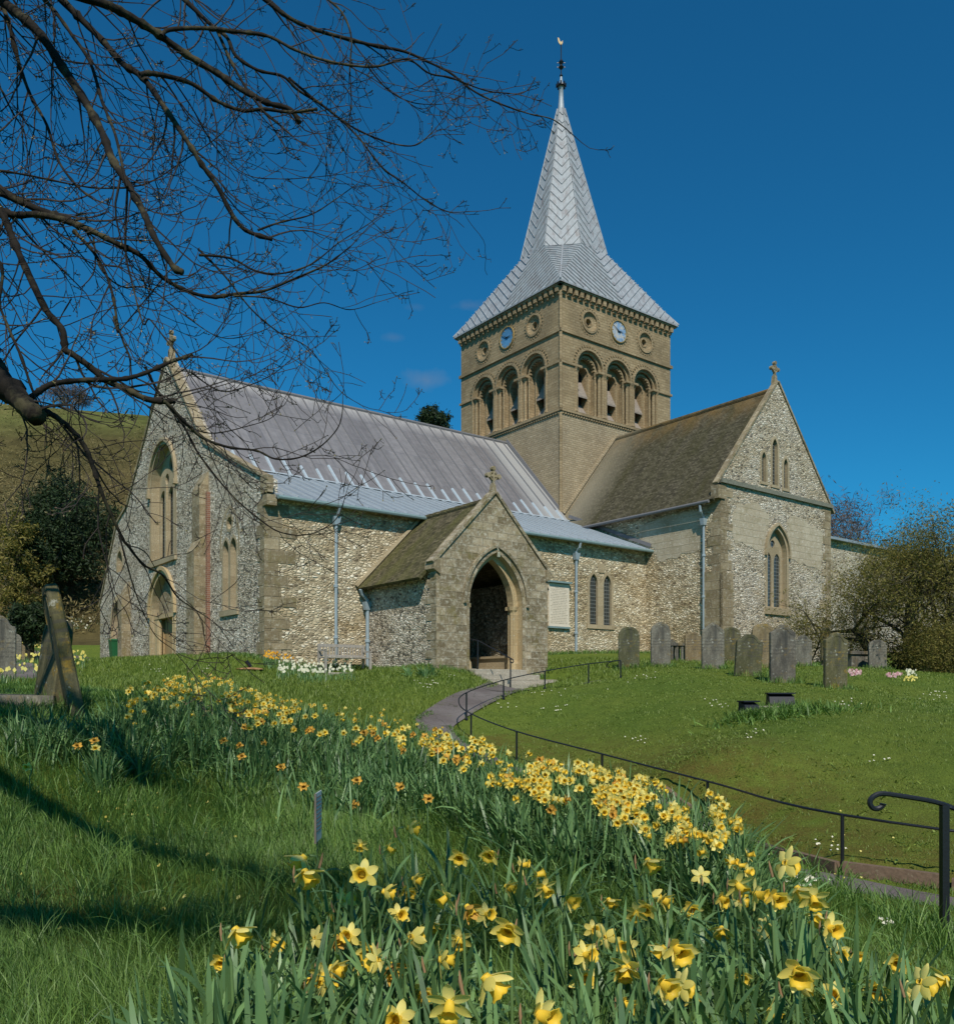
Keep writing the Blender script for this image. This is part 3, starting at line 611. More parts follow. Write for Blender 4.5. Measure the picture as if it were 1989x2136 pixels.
# transept
YT = -9.75; TP = south(YT); TW_ = 8.45; AX = 4.08
lan = [pointed(3.05, .16, 9.1, 10.1, 10.42, 5), pointed(3.88, .2, 9.07, 10.75, 11.15, 5), pointed(4.72, .16, 9.04, 10.08, 10.4, 5)]
low = pointed(4.05, .74, 3.58, 6.0, 7.15, 8)
tg = MB(); tg.panel(TP, [(0, 0), (TW_, 0), (TW_, 8.7), (AX, 13.72), (0, 8.85)], [low]+lan, 0, .32, mr=1)
tg.poly([(TW_, YT, 0), (TW_, 0, 0), (TW_, 0, 8.4), (TW_, YT, 8.4)])
tg.obj('transept_wall', [M['flint_white'], M['dressed']], church)
tw2 = MB(); tw2.poly([(0, YT, 0), (0, 0, 0), (0, 0, 8.3), (0, YT, 8.3)]); tw2.obj('transept_west_wall', M['flint_warm'], church)
def ragged(pts, seed, n=7, amp=.11):
    r = random.Random(seed); out = []
    for (a, b), (c, d) in zip(pts, pts[1:]+pts[:1]):
        for k in range(n): t = k/n; out.append((a+(c-a)*t+r.uniform(-amp, amp), b+(d-b)*t+r.uniform(-amp, amp)))
    return out
rb = MB(); rb.prism(west(0), ragged([(-8.8, 5.95), (-6.3, 5.75), (-6.1, 6.4), (-5.3, 6.8), (-5.4, 7.55), (-8.8, 7.7)], 1), -.012, 0)
rb.obj('plaster_patch', M['render'], church)
rb = MB(); rb.prism(TP, ragged([(.75, 6.3), (3.0, 6.05), (3.3, 6.9), (3.4, 7.7), (2.3, 8.1), (1.2, 7.9), (.7, 7.3)], 2), -.012, 0); rb.obj('plaster_patch', M['render'], church)
rb = MB(); rb.prism(TP, ragged([(5.1, 5.9), (7.6, 5.6), (7.7, 7.3), (6.1, 7.9), (4.7, 7.7), (4.9, 6.8)], 3), -.012, 0); rb.obj('plaster_patch', M['render'], church)
coping('transept_coping', TP, [((-.25, 8.55), (AX, 13.72)), ((AX, 13.72), (TW_+.25, 8.4))], .09, -.06, .2)
st = MB(); st.prism(TP, rect(-.06, TW_+.06, 8.62, 8.80), -.12, 0); st.obj('string_course', M['string'], church)
fr = MB()
for c, hw, z0, zs, zt in ((3.05, .16, 9.1, 10.1, 10.42), (3.88, .2, 9.07, 10.75, 11.15), (4.72, .16, 9.04, 10.08, 10.4)):
    arch_frame(fr, TP, c, hw, z0, zs, zt, .12, -.015, .01, 5); fr.prism(TP, rect(c-hw-.12, c+hw+.12, z0-.12, z0), -.04, .2)
lw = fr.obj('lancet_window', M['dressed'], church); d = MB(); [d.prism(south(YT+.14), w_, 0, .04) for w_ in lan]; d.obj('glass', M['glass'], lw)
fr = MB(); arch_frame(fr, TP, 4.05, .74, 3.58, 6.0, 7.15, .14, -.02, .01, 8); arch_frame(fr, TP, 4.05, .86, 5.9, 6.0, 7.3, .1, -.12, .01, 8); fr.prism(TP, rect(3.1, 5.0, 3.3, 3.6), -.09, .3)
TD = south(YT+.24)
fr.panel(TD, low, [pointed(c, .235, 3.68, 5.7, 6.1, 5) for c in (3.71, 4.37)]+[circle(4.04, 6.5, .17, 12)], -.02, .06)
tw3 = fr.obj('traceried_window', M['dressed'], church); d = MB(); d.prism(TD, low, .03, .07); d.obj('glass', M['glass'], tw3)
q = MB(); quoins(q, TP, TW_, -1, .8, 8.6, w0=.45, w1=.8, seed=10); q.obj('quoins', M['quoin'], church)
q = MB(); quoins(q, TP, 0.0, 1, .8, 8.6, w0=.45, w1=.75, seed=8); quoins(q, west(0), YT, 1, .8, 8.2, w0=.5, w1=.8, seed=9)
q.prism(west(0), rect(YT-.1, YT+.85, 0, 4.95), -.12, 0); q.prism(TP, rect(-.12, .72, 0, 4.85), -.1, 0)
q.obj('quoins', M['quoin'], church)
trf = slab('transept_roof', [(-.38, YT+.12, 7.93), (-.38, .0, 7.93), (AX, .0, RZ), (AX, YT+.12, RZ)], .14, M['tile_transept'])
slab('transept_roof', [(8.8, YT+.35, 7.7), (8.8, .0, 7.7), (AX, .0, RZ), (AX, YT+.35, RZ)], .14, M['tile_transept'])
rg = MB(); rg.tube([(AX, YT+.3, RZ+.0), (AX, 0, RZ+.0)], .12, 8); rg.obj('ridge_tiles', M['tile_transept'], trf)
g = MB(); g.tube([(-.42, YT+.3, 7.85), (-.42, -.2, 7.85)], .07, 8); g.obj('gutter', M['lead_roll'], church)
kn = MB(); kn.prism(west(0), rect(YT-.08, YT+.3, 7.95, 8.5), -.28, .2); kn.obj('kneeler', M['quoin'], church)
# chapel east of the transept
ch = MB(); ch.panel(south(YA), rect(TW_, 36, 0, 8.6), [pointed(c, .32, 3.2, 4.6, 5.2, 5) for c in (18.3, 19.4, 20.5)], 0, .2); ch.poly([(36, YA, 0), (36, TH, 0), (36, TH, 8.6), (36, YA, 8.6)]); ch.poly([(TW_, TH, 0), (36, TH, 0), (36, TH, 8.6), (TW_, TH, 8.6)]); ch.obj('chapel_wall', M['flint_white'], church)
d = MB(); [d.prism(south(YA+.18), pointed(c, .32, 3.2, 4.6, 5.2, 5), 0, .04) for c in (18.3, 19.4, 20.5)]; d.obj('glass', M['glass'], church)
slab('chapel_roof', [(TW_, YA-.35, 8.55), (36.3, YA-.35, 8.55), (36.3, TH, 9.2), (TW_, TH, 9.2)], .14, M['lead_light'])
# porch
XP0, XP1, YP, AXP = -14.6, -9.94, -9.97, -12.27; PP = south(YP)
parch = pointed(-12.2, 1.12, .3, 2.75, 4.5, 10); parch2 = pointed(-12.2, .93, .3, 2.75, 4.30, 10)
pg = MB(); pg.panel(PP, [(XP0, 0), (XP0, 4.0), (AXP, 6.42), (XP1, 4.0), (XP1, 0)], [parch], 0, .25, mr=1)
pg.panel(PP, [(XP0+.4, 0), (XP0+.4, 4.0), (AXP, 5.6), (XP1-.4, 4.0), (XP1-.4, 0)], [parch2], .25, .3, m=1); 
pg.obj('porch_gable_wall', [M['porch'], M['ochre']], church)
pw = MB(); pw.box(XP0, XP0+.4, YP+.02, YA, 0, 3.75); pw.obj('porch_side_wall', M['flint_grey'], church)
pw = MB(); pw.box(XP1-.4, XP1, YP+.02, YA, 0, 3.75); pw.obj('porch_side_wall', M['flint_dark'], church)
q = MB(); quoins(q, west(XP0), YP, 1, .4, 3.7, w0=.3, w1=.55, seed=12, h=.3); q.obj('quoins', M['porch'], church)
fr = MB(); arch_frame(fr, PP, -12.2, 1.27, 2.75, 2.85, 4.66, .10, -.08, .01); 
arch_frame(fr, PP, -12.2, 1.12, .6, 2.75, 4.5, .1, -.015, .01)
fr.obj('hood_mould', M['porch'], church)
fr = MB()
for s in (-1, 1):
    fr = MB(); x = -12.2+s*1.0; fr.tube([PP(x, .75, .36), PP(x, 2.62, .36)], .11, 10); fr.tube([PP(x, 2.58, .36), PP(x, 2.66, .36), PP(x, 2.78, .36)], [.11, .16, .19], 10); fr.tube([PP(x, .6, .36), PP(x, .85, .36), PP(x, .98, .36)], [.21, .19, .12], 10)
    fr.prism(PP, rect(*sorted((-12.2+s*.86, -12.2+s*1.12)), 2.66, 2.78), .26, .6); fr.obj('shaft', M['ochre'], church)
PW = 4.45/2
coping('porch_coping', PP, [((XP0-.12, 3.92), (AXP, 6.42)), ((AXP, 6.42), (XP1+.12, 3.92))], .1, -.06, .34, M['porch'])
kn = MB(); kn.prism(PP, [(XP0-.15, 3.75), (XP0+.1, 3.6), (XP0+.1, 4.1), (XP0-.12, 4.0)], -.06, .45); kn.obj('kneeler', M['quoin'], church); kn = MB(); kn.prism(PP, [(XP1+.15, 3.8), (XP1-.1, 3.7), (XP1-.1, 4.1), (XP1+.12, 4.0)], -.06, .45); kn.obj('kneeler', M['quoin'], church)
pr = slab('porch_roof', [(XP0-.42, YP+.38, 3.5), (XP0-.42, YA, 3.5), (AXP, YA, 6.25), (AXP, YP+.38, 6.25)], .1, M['tile'])
slab('porch_roof', [(XP1+.42, YP+.38, 3.5), (XP1+.42, YA, 3.5), (AXP, YA, 6.25), (AXP, YP+.38, 6.25)], .1, M['tile'])
rg = MB()
for k in range(9): y = YP+.38+k*.44; rg.tube([(AXP, y, 6.24), (AXP, y+.43, 6.26)], .11, 8)
rg.obj('ridge_tiles', M['tile'], pr)
fs = MB(); fs.bar((XP0-.42, YA-.05, 3.55), (AXP, YA-.05, 6.32), .14, .09, (-.7, 0, .7)); fs.obj('mortar_fillet', M['dressed'], church)
pf = MB(); pf.box(XP0+.4, XP1-.4, YP+.02, YA, .3, .65); pf.obj('porch_floor', M['step'], church)
pb = MB(); pb.box(XP1-.85, XP1-.4, YP+.5, YA-.02, .65, 1.08); pb.box(XP1-.92, XP1-.4, YP+.48, YA-.02, 1.08, 1.16); pb.obj('porch_bench', M['dressed'], church)
ln = MB(); ln.tube([PP(AXP, 4.62, -.14), PP(AXP, 4.5, -.2)], .02, 6); ln.lathe([(.02, .0), (.05, -.05), (.06, -.17), (.02, -.2)], 8, tuple(PP(AXP, 4.48, -.2))); ln.obj('porch_lamp', M['lamp_glass'], church)
# pipes
def pipe(pts, name='drainpipe', r=.055, hop=None):
    mb = MB(); mb.tube(pts, r, 8)
    if hop:
        x, y, z = hop; mb.hexa([(x-.09, y-.08, z), (x+.09, y-.08, z), (x+.09, y+.08, z), (x-.09, y+.08, z), (x-.14, y-.11, z+.28), (x+.14, y-.11, z+.28), (x+.14, y+.1, z+.28), (x-.14, y+.1, z+.28)])
    zb, zt = min(p[2] for p in pts), max(p[2] for p in pts)
    z = zb+1.1
    while z < zt-1: mb.lathe([(r, 0), (r+.03, .02), (r+.03, .1), (r, .12)], 8, (pts[-1][0], pts[-1][1], z)); z += 1.75
    mb.obj(name, M['pipe'], church)
pipe([(-15.87, -6.05, 6.15), (-15.87, -5.95, 5.95), (-15.87, -5.8, 5.85), (-15.87, -5.78, .6)], hop=(-15.87, -5.8, 5.6))
pipe([(-4.52, -6.05, 6.15), (-4.52, -6.0, 5.95), (-4.52, -5.8, 5.8), (-4.52, -5.78, 1.2)], hop=(-4.52, -5.8, 5.45))
pipe([(-.42, -9.0, 7.75), (-.38, -9.0, 7.5), (-.1, -8.95, 7.3), (-.1, -8.95, 1.0)], hop=(-.12, -8.95, 6.95))
pipe([(XP0-.4, -5.95, 3.45), (XP0-.32, -5.9, 3.3), (XP0-.1, -5.9, 3.1), (XP0-.1, -5.9, .5)], hop=(XP0-.12, -5.9, 2.75), r=.065)
# cross finials
def cross(P, c, z, s, name='cross_finial'):
    mb = MB(); mb.prism(P, [(c-.14*s, z-.1), (c+.14*s, z-.1), (c+.06*s, z+.3*s), (c-.06*s, z+.3*s)], -.1*s, .12*s)
    mb.prism(P, rect(c-.045*s, c+.045*s, z+.3*s, z+.95*s), -.06, .06); mb.prism(P, rect(c-.28*s, c+.28*s, z+.6*s, z+.69*s), -.055, .055)
    for dx, dz in ((.28, .645), (-.28, .645), (0, .95)):
        mb.prism(P, [(c+dx*s+.1*s*math.cos(math.pi*k/4+.39), z+dz*s+.1*s*math.sin(math.pi*k/4+.39)) for k in range(8)], -.07, .07)
    mb.ringband(P, circle(c, z+.645*s, .14*s, 12), circle(c, z+.645*s, .2*s, 12), -.05, .05, closed=True)
    mb.obj(name, M['quoin'], church)
cross(south(YP+.1), AXP, 6.5, .8); cross(south(YT+.15), AX, 13.8, .85); cross(west(XW+.2), 4.25, 13.85, 1.1)
# ------------------------------------------------------------------ things by the church
def in_church(o): o.location = church.matrix_world @ Vector(o.location) if False else o.location; return o
def chthing(name, label, cat, x, y, z, rz=0.0, group=None):
    p = L2W(x, y, z); return thing(name, label, cat, p, PH+rz, group)
bd = chthing('notice_board', 'cream inscribed board with a small ledge on the flint wall beside the porch', 'board', -5.44, YA, 2.6)
mb = MB(); mb.box(-.57, .57, -.06, -.003, 0, 1.78); mb.obj('panel', M['board'], bd)
mb = MB(); mb.box(-.62, .62, -.2, -.003, 1.8, 1.87); mb.box(-.6, .6, -.12, -.003, -.08, -.01); mb.obj('ledge', M['gutter'], bd)
mb = MB(); rt = random.Random(5)
for k in range(23):
    z = 1.66-k*.07; ind = rt.choice((0, .0, .06, .12)) if k > 1 else .25; x = -.48+ind; xe = .46-ind*.6
    while x < xe:
        w = rt.uniform(.03, .11); x2 = x
        while x2 < min(x+w, xe): mb.box(x2, x2+.009, -.0632, -.0602, z, z+rt.choice((.022, .022, .034))); mb.box(x2, x2+.018, -.0632, -.0602, z+rt.choice((0, .018)), z+.024) if rt.random() < .6 else None; x2 += .02
        x += w+.03
mb.obj('inscription', M['boardink'], bd, uv=False)
bn = chthing('garden_bench', 'grey weathered slatted bench against the flint aisle wall behind white flowers', 'bench', -15.9, -6.45, .62)
def part(fn, name, mat, parent): mb = MB(); fn(mb); return mb.obj(name, mat, parent)
part(lambda m: [m.box(-.85, .85, -.28+.1*k, -.2+.1*k, .4, .43) for k in range(5)], 'seat', M['bench'], bn)
def _back(m):
    m.box(-.85, .85, .2, .25, .78, .88); m.box(-.85, .85, .2, .24, .46, .52)
    for k in range(15): x = -.78+k*.111; m.box(x-.02, x+.02, .21, .235, .52, .78)
part(_back, 'backrest', M['bench'], bn)
for sx in (-1, 1):
    for y in (-.25, .225): part(lambda m: m.box(sx*.84-.035, sx*.84+.035, y-.035, y+.035, -.12, .88 if y > 0 else .64), 'leg', M['bench'], bn)
    part(lambda m: m.box(sx*.84-.035, sx*.84+.035, -.3, .2, .62, .66), 'armrest', M['bench'], bn)
# wheeled bin
wb = chthing('wheeled_bin', 'green wheeled bin in the arched doorway at the far end of the west front', 'bin', XW-.3, 10.75, 1.3)
part(lambda m: m.hexa([(-.22, -.22, .08), (.22, -.22, .08), (.22, .22, .08), (-.22, .22, .08), (-.28, -.27, .98), (.28, -.27, .98), (.28, .27, .98), (-.28, .27, .98)]), 'body', M['plastic_green'], wb)
part(lambda m: (m.hexa([(-.3, -.3, .98), (.3, -.3, .98), (.3, .3, .98), (-.3, .3, .98), (-.27, -.26, 1.06), (.27, -.26, 1.06), (.27, .3, 1.04), (-.27, .3, 1.04)]), m.tube([(-.2, .34, 1.0), (.2, .34, 1.0)], .02, 6)), 'lid', M['plastic_green'], wb)
for s in (-1, 1): part(lambda m: m.tube([(s*.24, .2, .1), (s*.3, .2, .1)], .1, 12), 'wheel', M['iron'], wb)
# steps up to the porch
stp = chthing('stone_steps', 'worn pale stone steps rising from the path into the porch', 'steps', -12.2, YP, 0)
for k, (w0, w1, y1, z) in enumerate(((-1.12, 1.05, .32, .62), (-1.2, 1.3, .68, .46), (-1.2, 1.75, 1.04, .30), (-1.15, 2.05, 1.42, .14))):
    def f(m):
        r = random.Random(k+40); x = w0
        while x < w1-.05:
            x2 = min(w1, x+r.uniform(.8, 1.3)); x2 = w1 if w1-x2 < .3 else x2
            z1 = z+r.uniform(-.008, .008); m.box(x+.004, x2-.004, -y1, -y1+.5, z-.4, z1-.02); m.box(x+.012, x2-.012, -y1+.012, -y1+.5, z-.02, z1); x = x2
    part(f, 'step', M['step'], stp)
hr = chthing('stair_handrail', 'short sloping black iron handrail beside the porch steps', 'handrail', -13.05, YP, 0)
part(lambda m: m.tube([(-.12, -.25, .5), (-.12, -.25, 1.55)], .022, 8), 'post', M['iron'], hr)
part(lambda m: m.tube([(.2, -1.5, 0.0), (.2, -1.5, .95)], .022, 8), 'post', M['iron'], hr)
part(lambda m: (m.tube([(-.2, .05, 1.6), (-.12, -.25, 1.55), (.2, -1.5, .95), (.22, -1.6, .9), (.22, -1.62, .84), (.215, -1.57, .8), (.21, -1.52, .83)], .02, 8)), 'rail', M['iron'], hr)
fb = MB(); rs = random.Random(9); x = -17.2
while x < -13.2:
    w = rs.uniform(.5, .9); fb.hexa([(x, -7.9, .2), (x+w-.02, -7.9, .2), (x+w-.02, -7.72, .2), (x, -7.72, .2), (x, -7.88, .50+rs.uniform(-.02, .02)), (x+w-.03, -7.88, .50), (x+w-.03, -7.74, .52), (x, -7.74, .52)]); x += w
ed = fb.obj('stone_edging', M['step']); ed.matrix_world = church.matrix_world if False else Matrix.Translation((TX, TY, 0)) @ Matrix.Rotation(PH, 4, 'Z'); tag(ed, 'low lichened stone kerb edging the white flower bed', 'edging')
# ------------------------------------------------------------------ terrain
CTRL = []
def cp_(px, py, d): CTRL.append(((px-CX)/F*d, d, (HY-py)/F*d))
for a in ((209, 1381, 44), (365, 1373, 35.5), (437, 1370, 32.3), (552, 1377, 27.8), (763, 1394, 30), (910, 1394, 26.7), (1142, 1398, 29.5), (1155, 1366, 35), (1347, 1366, 39), (1467, 1368, 36.5), (1503, 1385, 35.8), (1730, 1385, 41), (1989, 1388, 45),
          (1311, 1393, 27), (1377, 1391, 27), (1445, 1385, 31), (1486, 1395, 25), (1522, 1385, 29), (1556, 1410, 22.5), (1590, 1393, 27.5), (1631, 1424, 21), (1674, 1389, 28), (1740, 1435, 20), (1829, 1397, 30),
          (1600, 1492, 16), (1989, 1470, 20), (1989, 1600, 11.5), (2300, 1480, 20), (2300, 1400, 40), (1500, 1600, 12.2), (1350, 1510, 17.3),
          (150, 1487, 8.6), (0, 1478, 9), (640, 1408, 27.5), (640, 1420, 24), (750, 1445, 21), (300, 1405, 26), (200, 1392, 37), (60, 1350, 40), (40, 1385, 28), (-200, 1400, 28), (-300, 1340, 45), (200, 1450, 14), (-300, 1450, 12)): cp_(*a)
CTRL += [(0, 1.2, -1.03), (0, 2, -1.05), (1.2, 2, -1.1), (-1.2, 2, -1.06), (-2.2, 3.8, -1.06), (-.6, 3.4, -1.08), (.8, 3.4, -1.12), (1.6, 3.6, -1.22), (2.8, 5, -1.53), (-1, 5.2, -1.03), (.4, 5, -1.08), (3.5, 3.5, -1.5), (3.4, 6.5, -1.9), (5.0, 6.6, -2.1),
         (-3.3, 10, -.34), (-1.9, 8.8, -.52), (-.42, 8, -.74), (.5, 7.2, -.9), (1.11, 6.5, -1.02), (1.75, 5.6, -1.13), (-5, 5, -.7), (-3.3, 5.2, -.95), (-3, 7, -.75), (-6.5, 5.5, -.6), (-1.5, 7, -.88), (-10, 10, -.1),
         (0, -2, -1.0), (-5, 0, -.9), (4, 0, -1.3), (8, 4, -1.6), (8, 8, -1.7), (3.6, 8.7, -1.95), (2.9, 8.4, -2.03), (2.2, 9.6, -1.95), (3.05, 11.5, -1.8), (1.2, 13, -1.72), (2.05, 14, -1.66), (-.2, 15.5, -1.35), (.77, 16.5, -1.42), (-1.3, 17.5, -1.0), (-.32, 18.5, -1.08), (-.24, 20, -.74), (-1.2, 19.5, -.72), (.69, 22, -.28), (1.87, 23.5, 0), (.6, 24.2, -.1), (3.16, 24.3, .13), (1.5, 26.2, -.04), (4.3, 25.2, .35), (3.3, 26.4, .2), (-2.5, 14, -.85), (-3.6, 18, -.25), (-1.4, 22.3, .05), (-.6, 24.8, .3), (3.6, 28.3, .62), (6.5, 9.5, -1.55), (5.5, 12, -1.15)]
_C = np.array(CTRL); _n = len(_C)
def _phi(r): return np.where(r > 1e-9, r*r*np.log(np.maximum(r, 1e-9)), 0)
_K = _phi(np.linalg.norm(_C[:, None, :2]-_C[None, :, :2], axis=2))+np.eye(_n)*.03
_Pm = np.c_[np.ones(_n), _C[:, :2]]
_sol = np.linalg.solve(np.block([[_K, _Pm], [_Pm.T, np.zeros((3, 3))]]), np.r_[_C[:, 2], 0, 0, 0])
RAIL = [(8.2, 6.6), (6.3, 7.3), (3.8, 8.9), (3.1, 11.5), (2.05, 14), (.77, 16.5), (-.12, 18.3), (-.40, 19.2), (-.24, 20), (.69, 22), (1.87, 23.5), (3.16, 24.2), (4.2, 25)]
KERB = [(10, 6.0)]+RAIL[:7]
def seg_side(X, Y, line):
    """signed distance to a polyline, negative on its first side (towards the path)"""
    best = np.full(X.shape, 1e9); sgn = np.ones(X.shape)
    for (ax, ay), (bx, by) in zip(line[:-1], line[1:]):
        dx, dy = bx-ax, by-ay; t = np.clip(((X-ax)*dx+(Y-ay)*dy)/(dx*dx+dy*dy), 0, 1)
        d = np.hypot(X-ax-t*dx, Y-ay-t*dy); c = -(dx*(Y-ay)-dy*(X-ax)); m = d < best; best = np.where(m, d, best); sgn = np.where(m, np.sign(c), sgn)
    return best*sgn
def H(X, Y):
    X = np.asarray(X, float); Y = np.asarray(Y, float); sh = X.shape; x = X.ravel(); y = Y.ravel()
    xc = np.clip(x, -22, 26); yc = np.clip(y, -3, 46)
    z = np.empty(len(x))
    for i in range(0, len(x), 20000):
        q = np.stack([xc[i:i+20000], yc[i:i+20000]], 1); z[i:i+20000] = _phi(np.linalg.norm(q[:, None]-_C[None, :, :2], axis=2)) @ _sol[:_n] + _sol[_n] + q @ _sol[_n+1:]
    # kerb: the lawn stands a hand above the path
    m = y < 19; s = seg_side(x, y, KERB); z = z+np.where(m, .13*np.clip(s/.12, 0, 1)*np.clip((17-y)/3, 0, 1), 0)
    b = np.clip((-s-.78)/.3, 0, 1); z = z+np.where((y < 13) & (x > 0), .15*b*b*(3-2*b)*np.clip((13-y)/4, 0, 1)*np.exp(-np.clip(-s-1.1, 0, 9)/1.6), 0)
    # cutting for the steps and the porch floor
    lx, ly = W2L(x, y); inp = (lx > -14.3) & (lx < -10.2) & (ly > -9.95) & (ly < -5.7); z = np.where(inp, np.minimum(z, .45), z)
    st = (lx > -13.35) & (lx < -10.15) & (ly > -11.7) & (ly <= -9.95); z = np.where(st, np.minimum(z, np.clip(.45-(-9.97-ly)*.42, -.12, 1)), z)
    # far valley side, rising to a ridge that is highest on the west
    az = (x/np.maximum(y, 1))
    ridge = np.interp(az, [-1.2, -.56, -.39, -.05, .15, .6, 1.2], [54, 50, 48, 40, 22, 12, 10])
    t = np.clip((y-46)/(150-46), 0, 1); far = 1.8+(ridge-1.8)*np.interp(t, [0, .09, .2, .42, .75, 1], [0, .03, .13, .34, .82, 1])
    far = far-np.clip(y-150, 0, 1e9)*.10
    w = np.clip((y-44)/8, 0, 1); w = w*w*(3-2*w); z = z*(1-w)+far*w
    return z.reshape(sh)
def h1(x, y): return float(H(np.array([x]), np.array([y]))[0])
def hit(px, py, off=0.0, d0=1.5, d1=45):
    """distance at which the sight line of a photograph position meets ground + off"""
    d = np.geomspace(d0, d1, 500); X = (px-CX)/F*d; Z = (HY-py)/F*d; k = np.nonzero(Z <= H(X, d)+off)[0]
    return float(d[k[0]]) if len(k) else None
def hits(px, py, off, d0=1.6, d1=30):
    d = np.geomspace(d0, d1, 160); X = (px[:, None]-CX)/F*d; Z = (HY-py[:, None])/F*d; below = Z <= H(X, np.broadcast_to(d, X.shape))+off[:, None]
    k = below.argmax(1); return d[k], below.any(1)
def grid_mesh(name, xs, ys, mat, cut=None):
    X, Y = np.meshgrid(xs, ys); Z = H(X, Y); nx, ny = len(xs), len(ys)
    i = np.arange(nx*ny).reshape(ny, nx); f = np.stack([i[:-1, :-1], i[:-1, 1:], i[1:, 1:], i[1:, :-1]], -1).reshape(-1, 4)
    o = np_mesh(name, np.stack([X, Y, Z], -1).reshape(-1, 3), f, 4, mat, smooth=True); return o, X, Y, Z
def spaced(a, b, fine, lo, hi, grow=1.12):
    v = list(np.arange(a, b, fine)); s = fine
    while v[-1] < hi: s *= grow; v.append(v[-1]+s)
    s = fine; w = [v[0]]
    while w[-1] > lo: s *= grow; w.append(w[-1]-s)
    return np.array(w[::-1][:-1]+v)
gx = spaced(-8, 9, .18, -60, 60); gy = np.concatenate([np.arange(-8, 0, .8), np.arange(0, 14, .15), np.arange(14, 30, .22), np.arange(30, 52.1, .8)])
ground, X_, Y_, Z_ = grid_mesh('ground', gx, gy, M['ground']); tag(ground, kind='structure')
# bank beside the path is thin and brown: an attribute on the ground itself
sd = seg_side(X_, Y_, KERB); worn = np.clip(1-(sd-.1)/2.4, 0, 1)*(sd > 0)*(Y_ < 19)*.6
worn = np.maximum(worn, .8*np.exp(-(((X_+2.6)/1.4)**2+((Y_-4.2)/.5)**2)))
at = ground.data.attributes.new('worn', 'FLOAT', 'POINT'); at.data.foreach_set('value', worn.ravel().astype('f'))
hx = np.concatenate([np.arange(-260, -60, 10), np.arange(-60, 60, 2.5), np.arange(60, 320, 10)]); hy = np.concatenate([np.arange(51.6, 150, 2.0), np.arange(150, 400, 10)])
hill, *_ = grid_mesh('hill', hx, hy, M['hill']); tag(hill, kind='structure')
def ribbon(name, line, widths, lift=.02, mat=None, step=.2):
    P = [Vector(p) for p in line]; pts = []
    for i in range(len(P)-1):                # smooth with Catmull-Rom
        a, b, c, d = P[max(i-1, 0)], P[i], P[i+1], P[min(i+2, len(P)-1)]; n = max(2, int((c-b).length/step))
        for k in range(n):
            t = k/n; w = widths[i]*(1-t)+widths[i+1]*t
            pts.append((.5*((2*b)+(-a+c)*t+(2*a-5*b+4*c-d)*t*t+(-a+3*b-3*c+d)*t**3), w))
    vs = []; m = 7
    for i, (p, w) in enumerate(pts):
        q = pts[min(i+1, len(pts)-1)][0]-pts[max(i-1, 0)][0]; nrm = Vector((-q.y, q.x)).normalized()
        for k in range(m): s = (k/(m-1)-.5)*w; vs.append((p.x+nrm.x*s, p.y+nrm.y*s))
    vs = np.array(vs); z = H(vs[:, 0], vs[:, 1])+lift; nr = len(pts); i = np.arange(nr*m).reshape(nr, m)
    f = np.stack([i[:-1, :-1], i[:-1, 1:], i[1:, 1:], i[1:, :-1]], -1).reshape(-1, 4)
    o = np_mesh(name, np.c_[vs, z], f, 4, mat or M['asphalt'], smooth=True); tag(o, kind='structure'); return o
PATHC = [(9.8, 5.7), (6.1, 6.9), (3.5, 8.55), (2.65, 11.3), (1.6, 13.7), (.28, 16.1), (-.62, 17.9), (-.95, 19.2), (-.65, 20.4), (.25, 22.6), (.85, 24.6), (1.3, 26.3)]
path = ribbon('path', PATHC, [.55, .55, .58, .62, .7, .75, .8, .85, .95, 1.15, 1.5, 1.9], .035)
path2 = ribbon('path', [(.4, 23.8), (1.7, 24.8), (2.9, 25.2), (3.7, 25.5)], [1.0, 1.1, .8, .5], .045)
path4 = ribbon('path', [tuple(L2W(XW-.2, 11.3).xy), tuple(L2W(XW-3.5, 9.8).xy), tuple(L2W(XW-7, 6.5).xy), (-11.5, 23), (-9.8, 19)], [2.4, 2.4, 2.0, 1.4, 1.4], .04)
# kerb stones
kst = 0; walk = []
for (ax, ay), (bx, by) in zip(KERB[1:-1], KERB[2:]):
    L = math.hypot(bx-ax, by-ay); n = max(1, round(L/.92))
    for k in range(n): walk.append((Vector((ax+(bx-ax)*k/n, ay+(by-ay)*k/n)), Vector((ax+(bx-ax)*(k+1)/n, ay+(by-ay)*(k+1)/n))))
rk = random.Random(2)
for k, (p, q) in enumerate(walk[:11]):
    d = (q-p); L = d.length; d.normalize(); mid = (p+q)/2; n = Vector((-d.y, d.x)); n = -n if n.y > 0 else n
    c = mid+n*.04; zz = min(h1(*(c+n*.12)), h1(*(c+n*.2))); 
    o = thing('kerb_stone', f'brown kerb stone edging the path, {["first","second","third","fourth","fifth","sixth","seventh","eighth","ninth","tenth","eleventh"][k]} counted from the frame edge', 'kerb', (c.x, c.y, zz), math.atan2(d.y, d.x), 'kerb stones along the path')
    mb = MB(); L2 = L/2-.012; hh = .15+rk.uniform(-.008, .008); dz = h1(*(q+n*.15))-h1(*(p+n*.15)); s = dz/L
    mb.hexa([(-L2, -.04, -.2), (L2, -.04, -.2), (L2, .05, -.2), (-L2, .05, -.2), (-L2, -.033, hh-s*L2), (L2, -.033, hh+s*L2), (L2, .045, hh+s*L2), (-L2, .045, hh-s*L2)])
    mb.obj('block', M['kerb'], o)
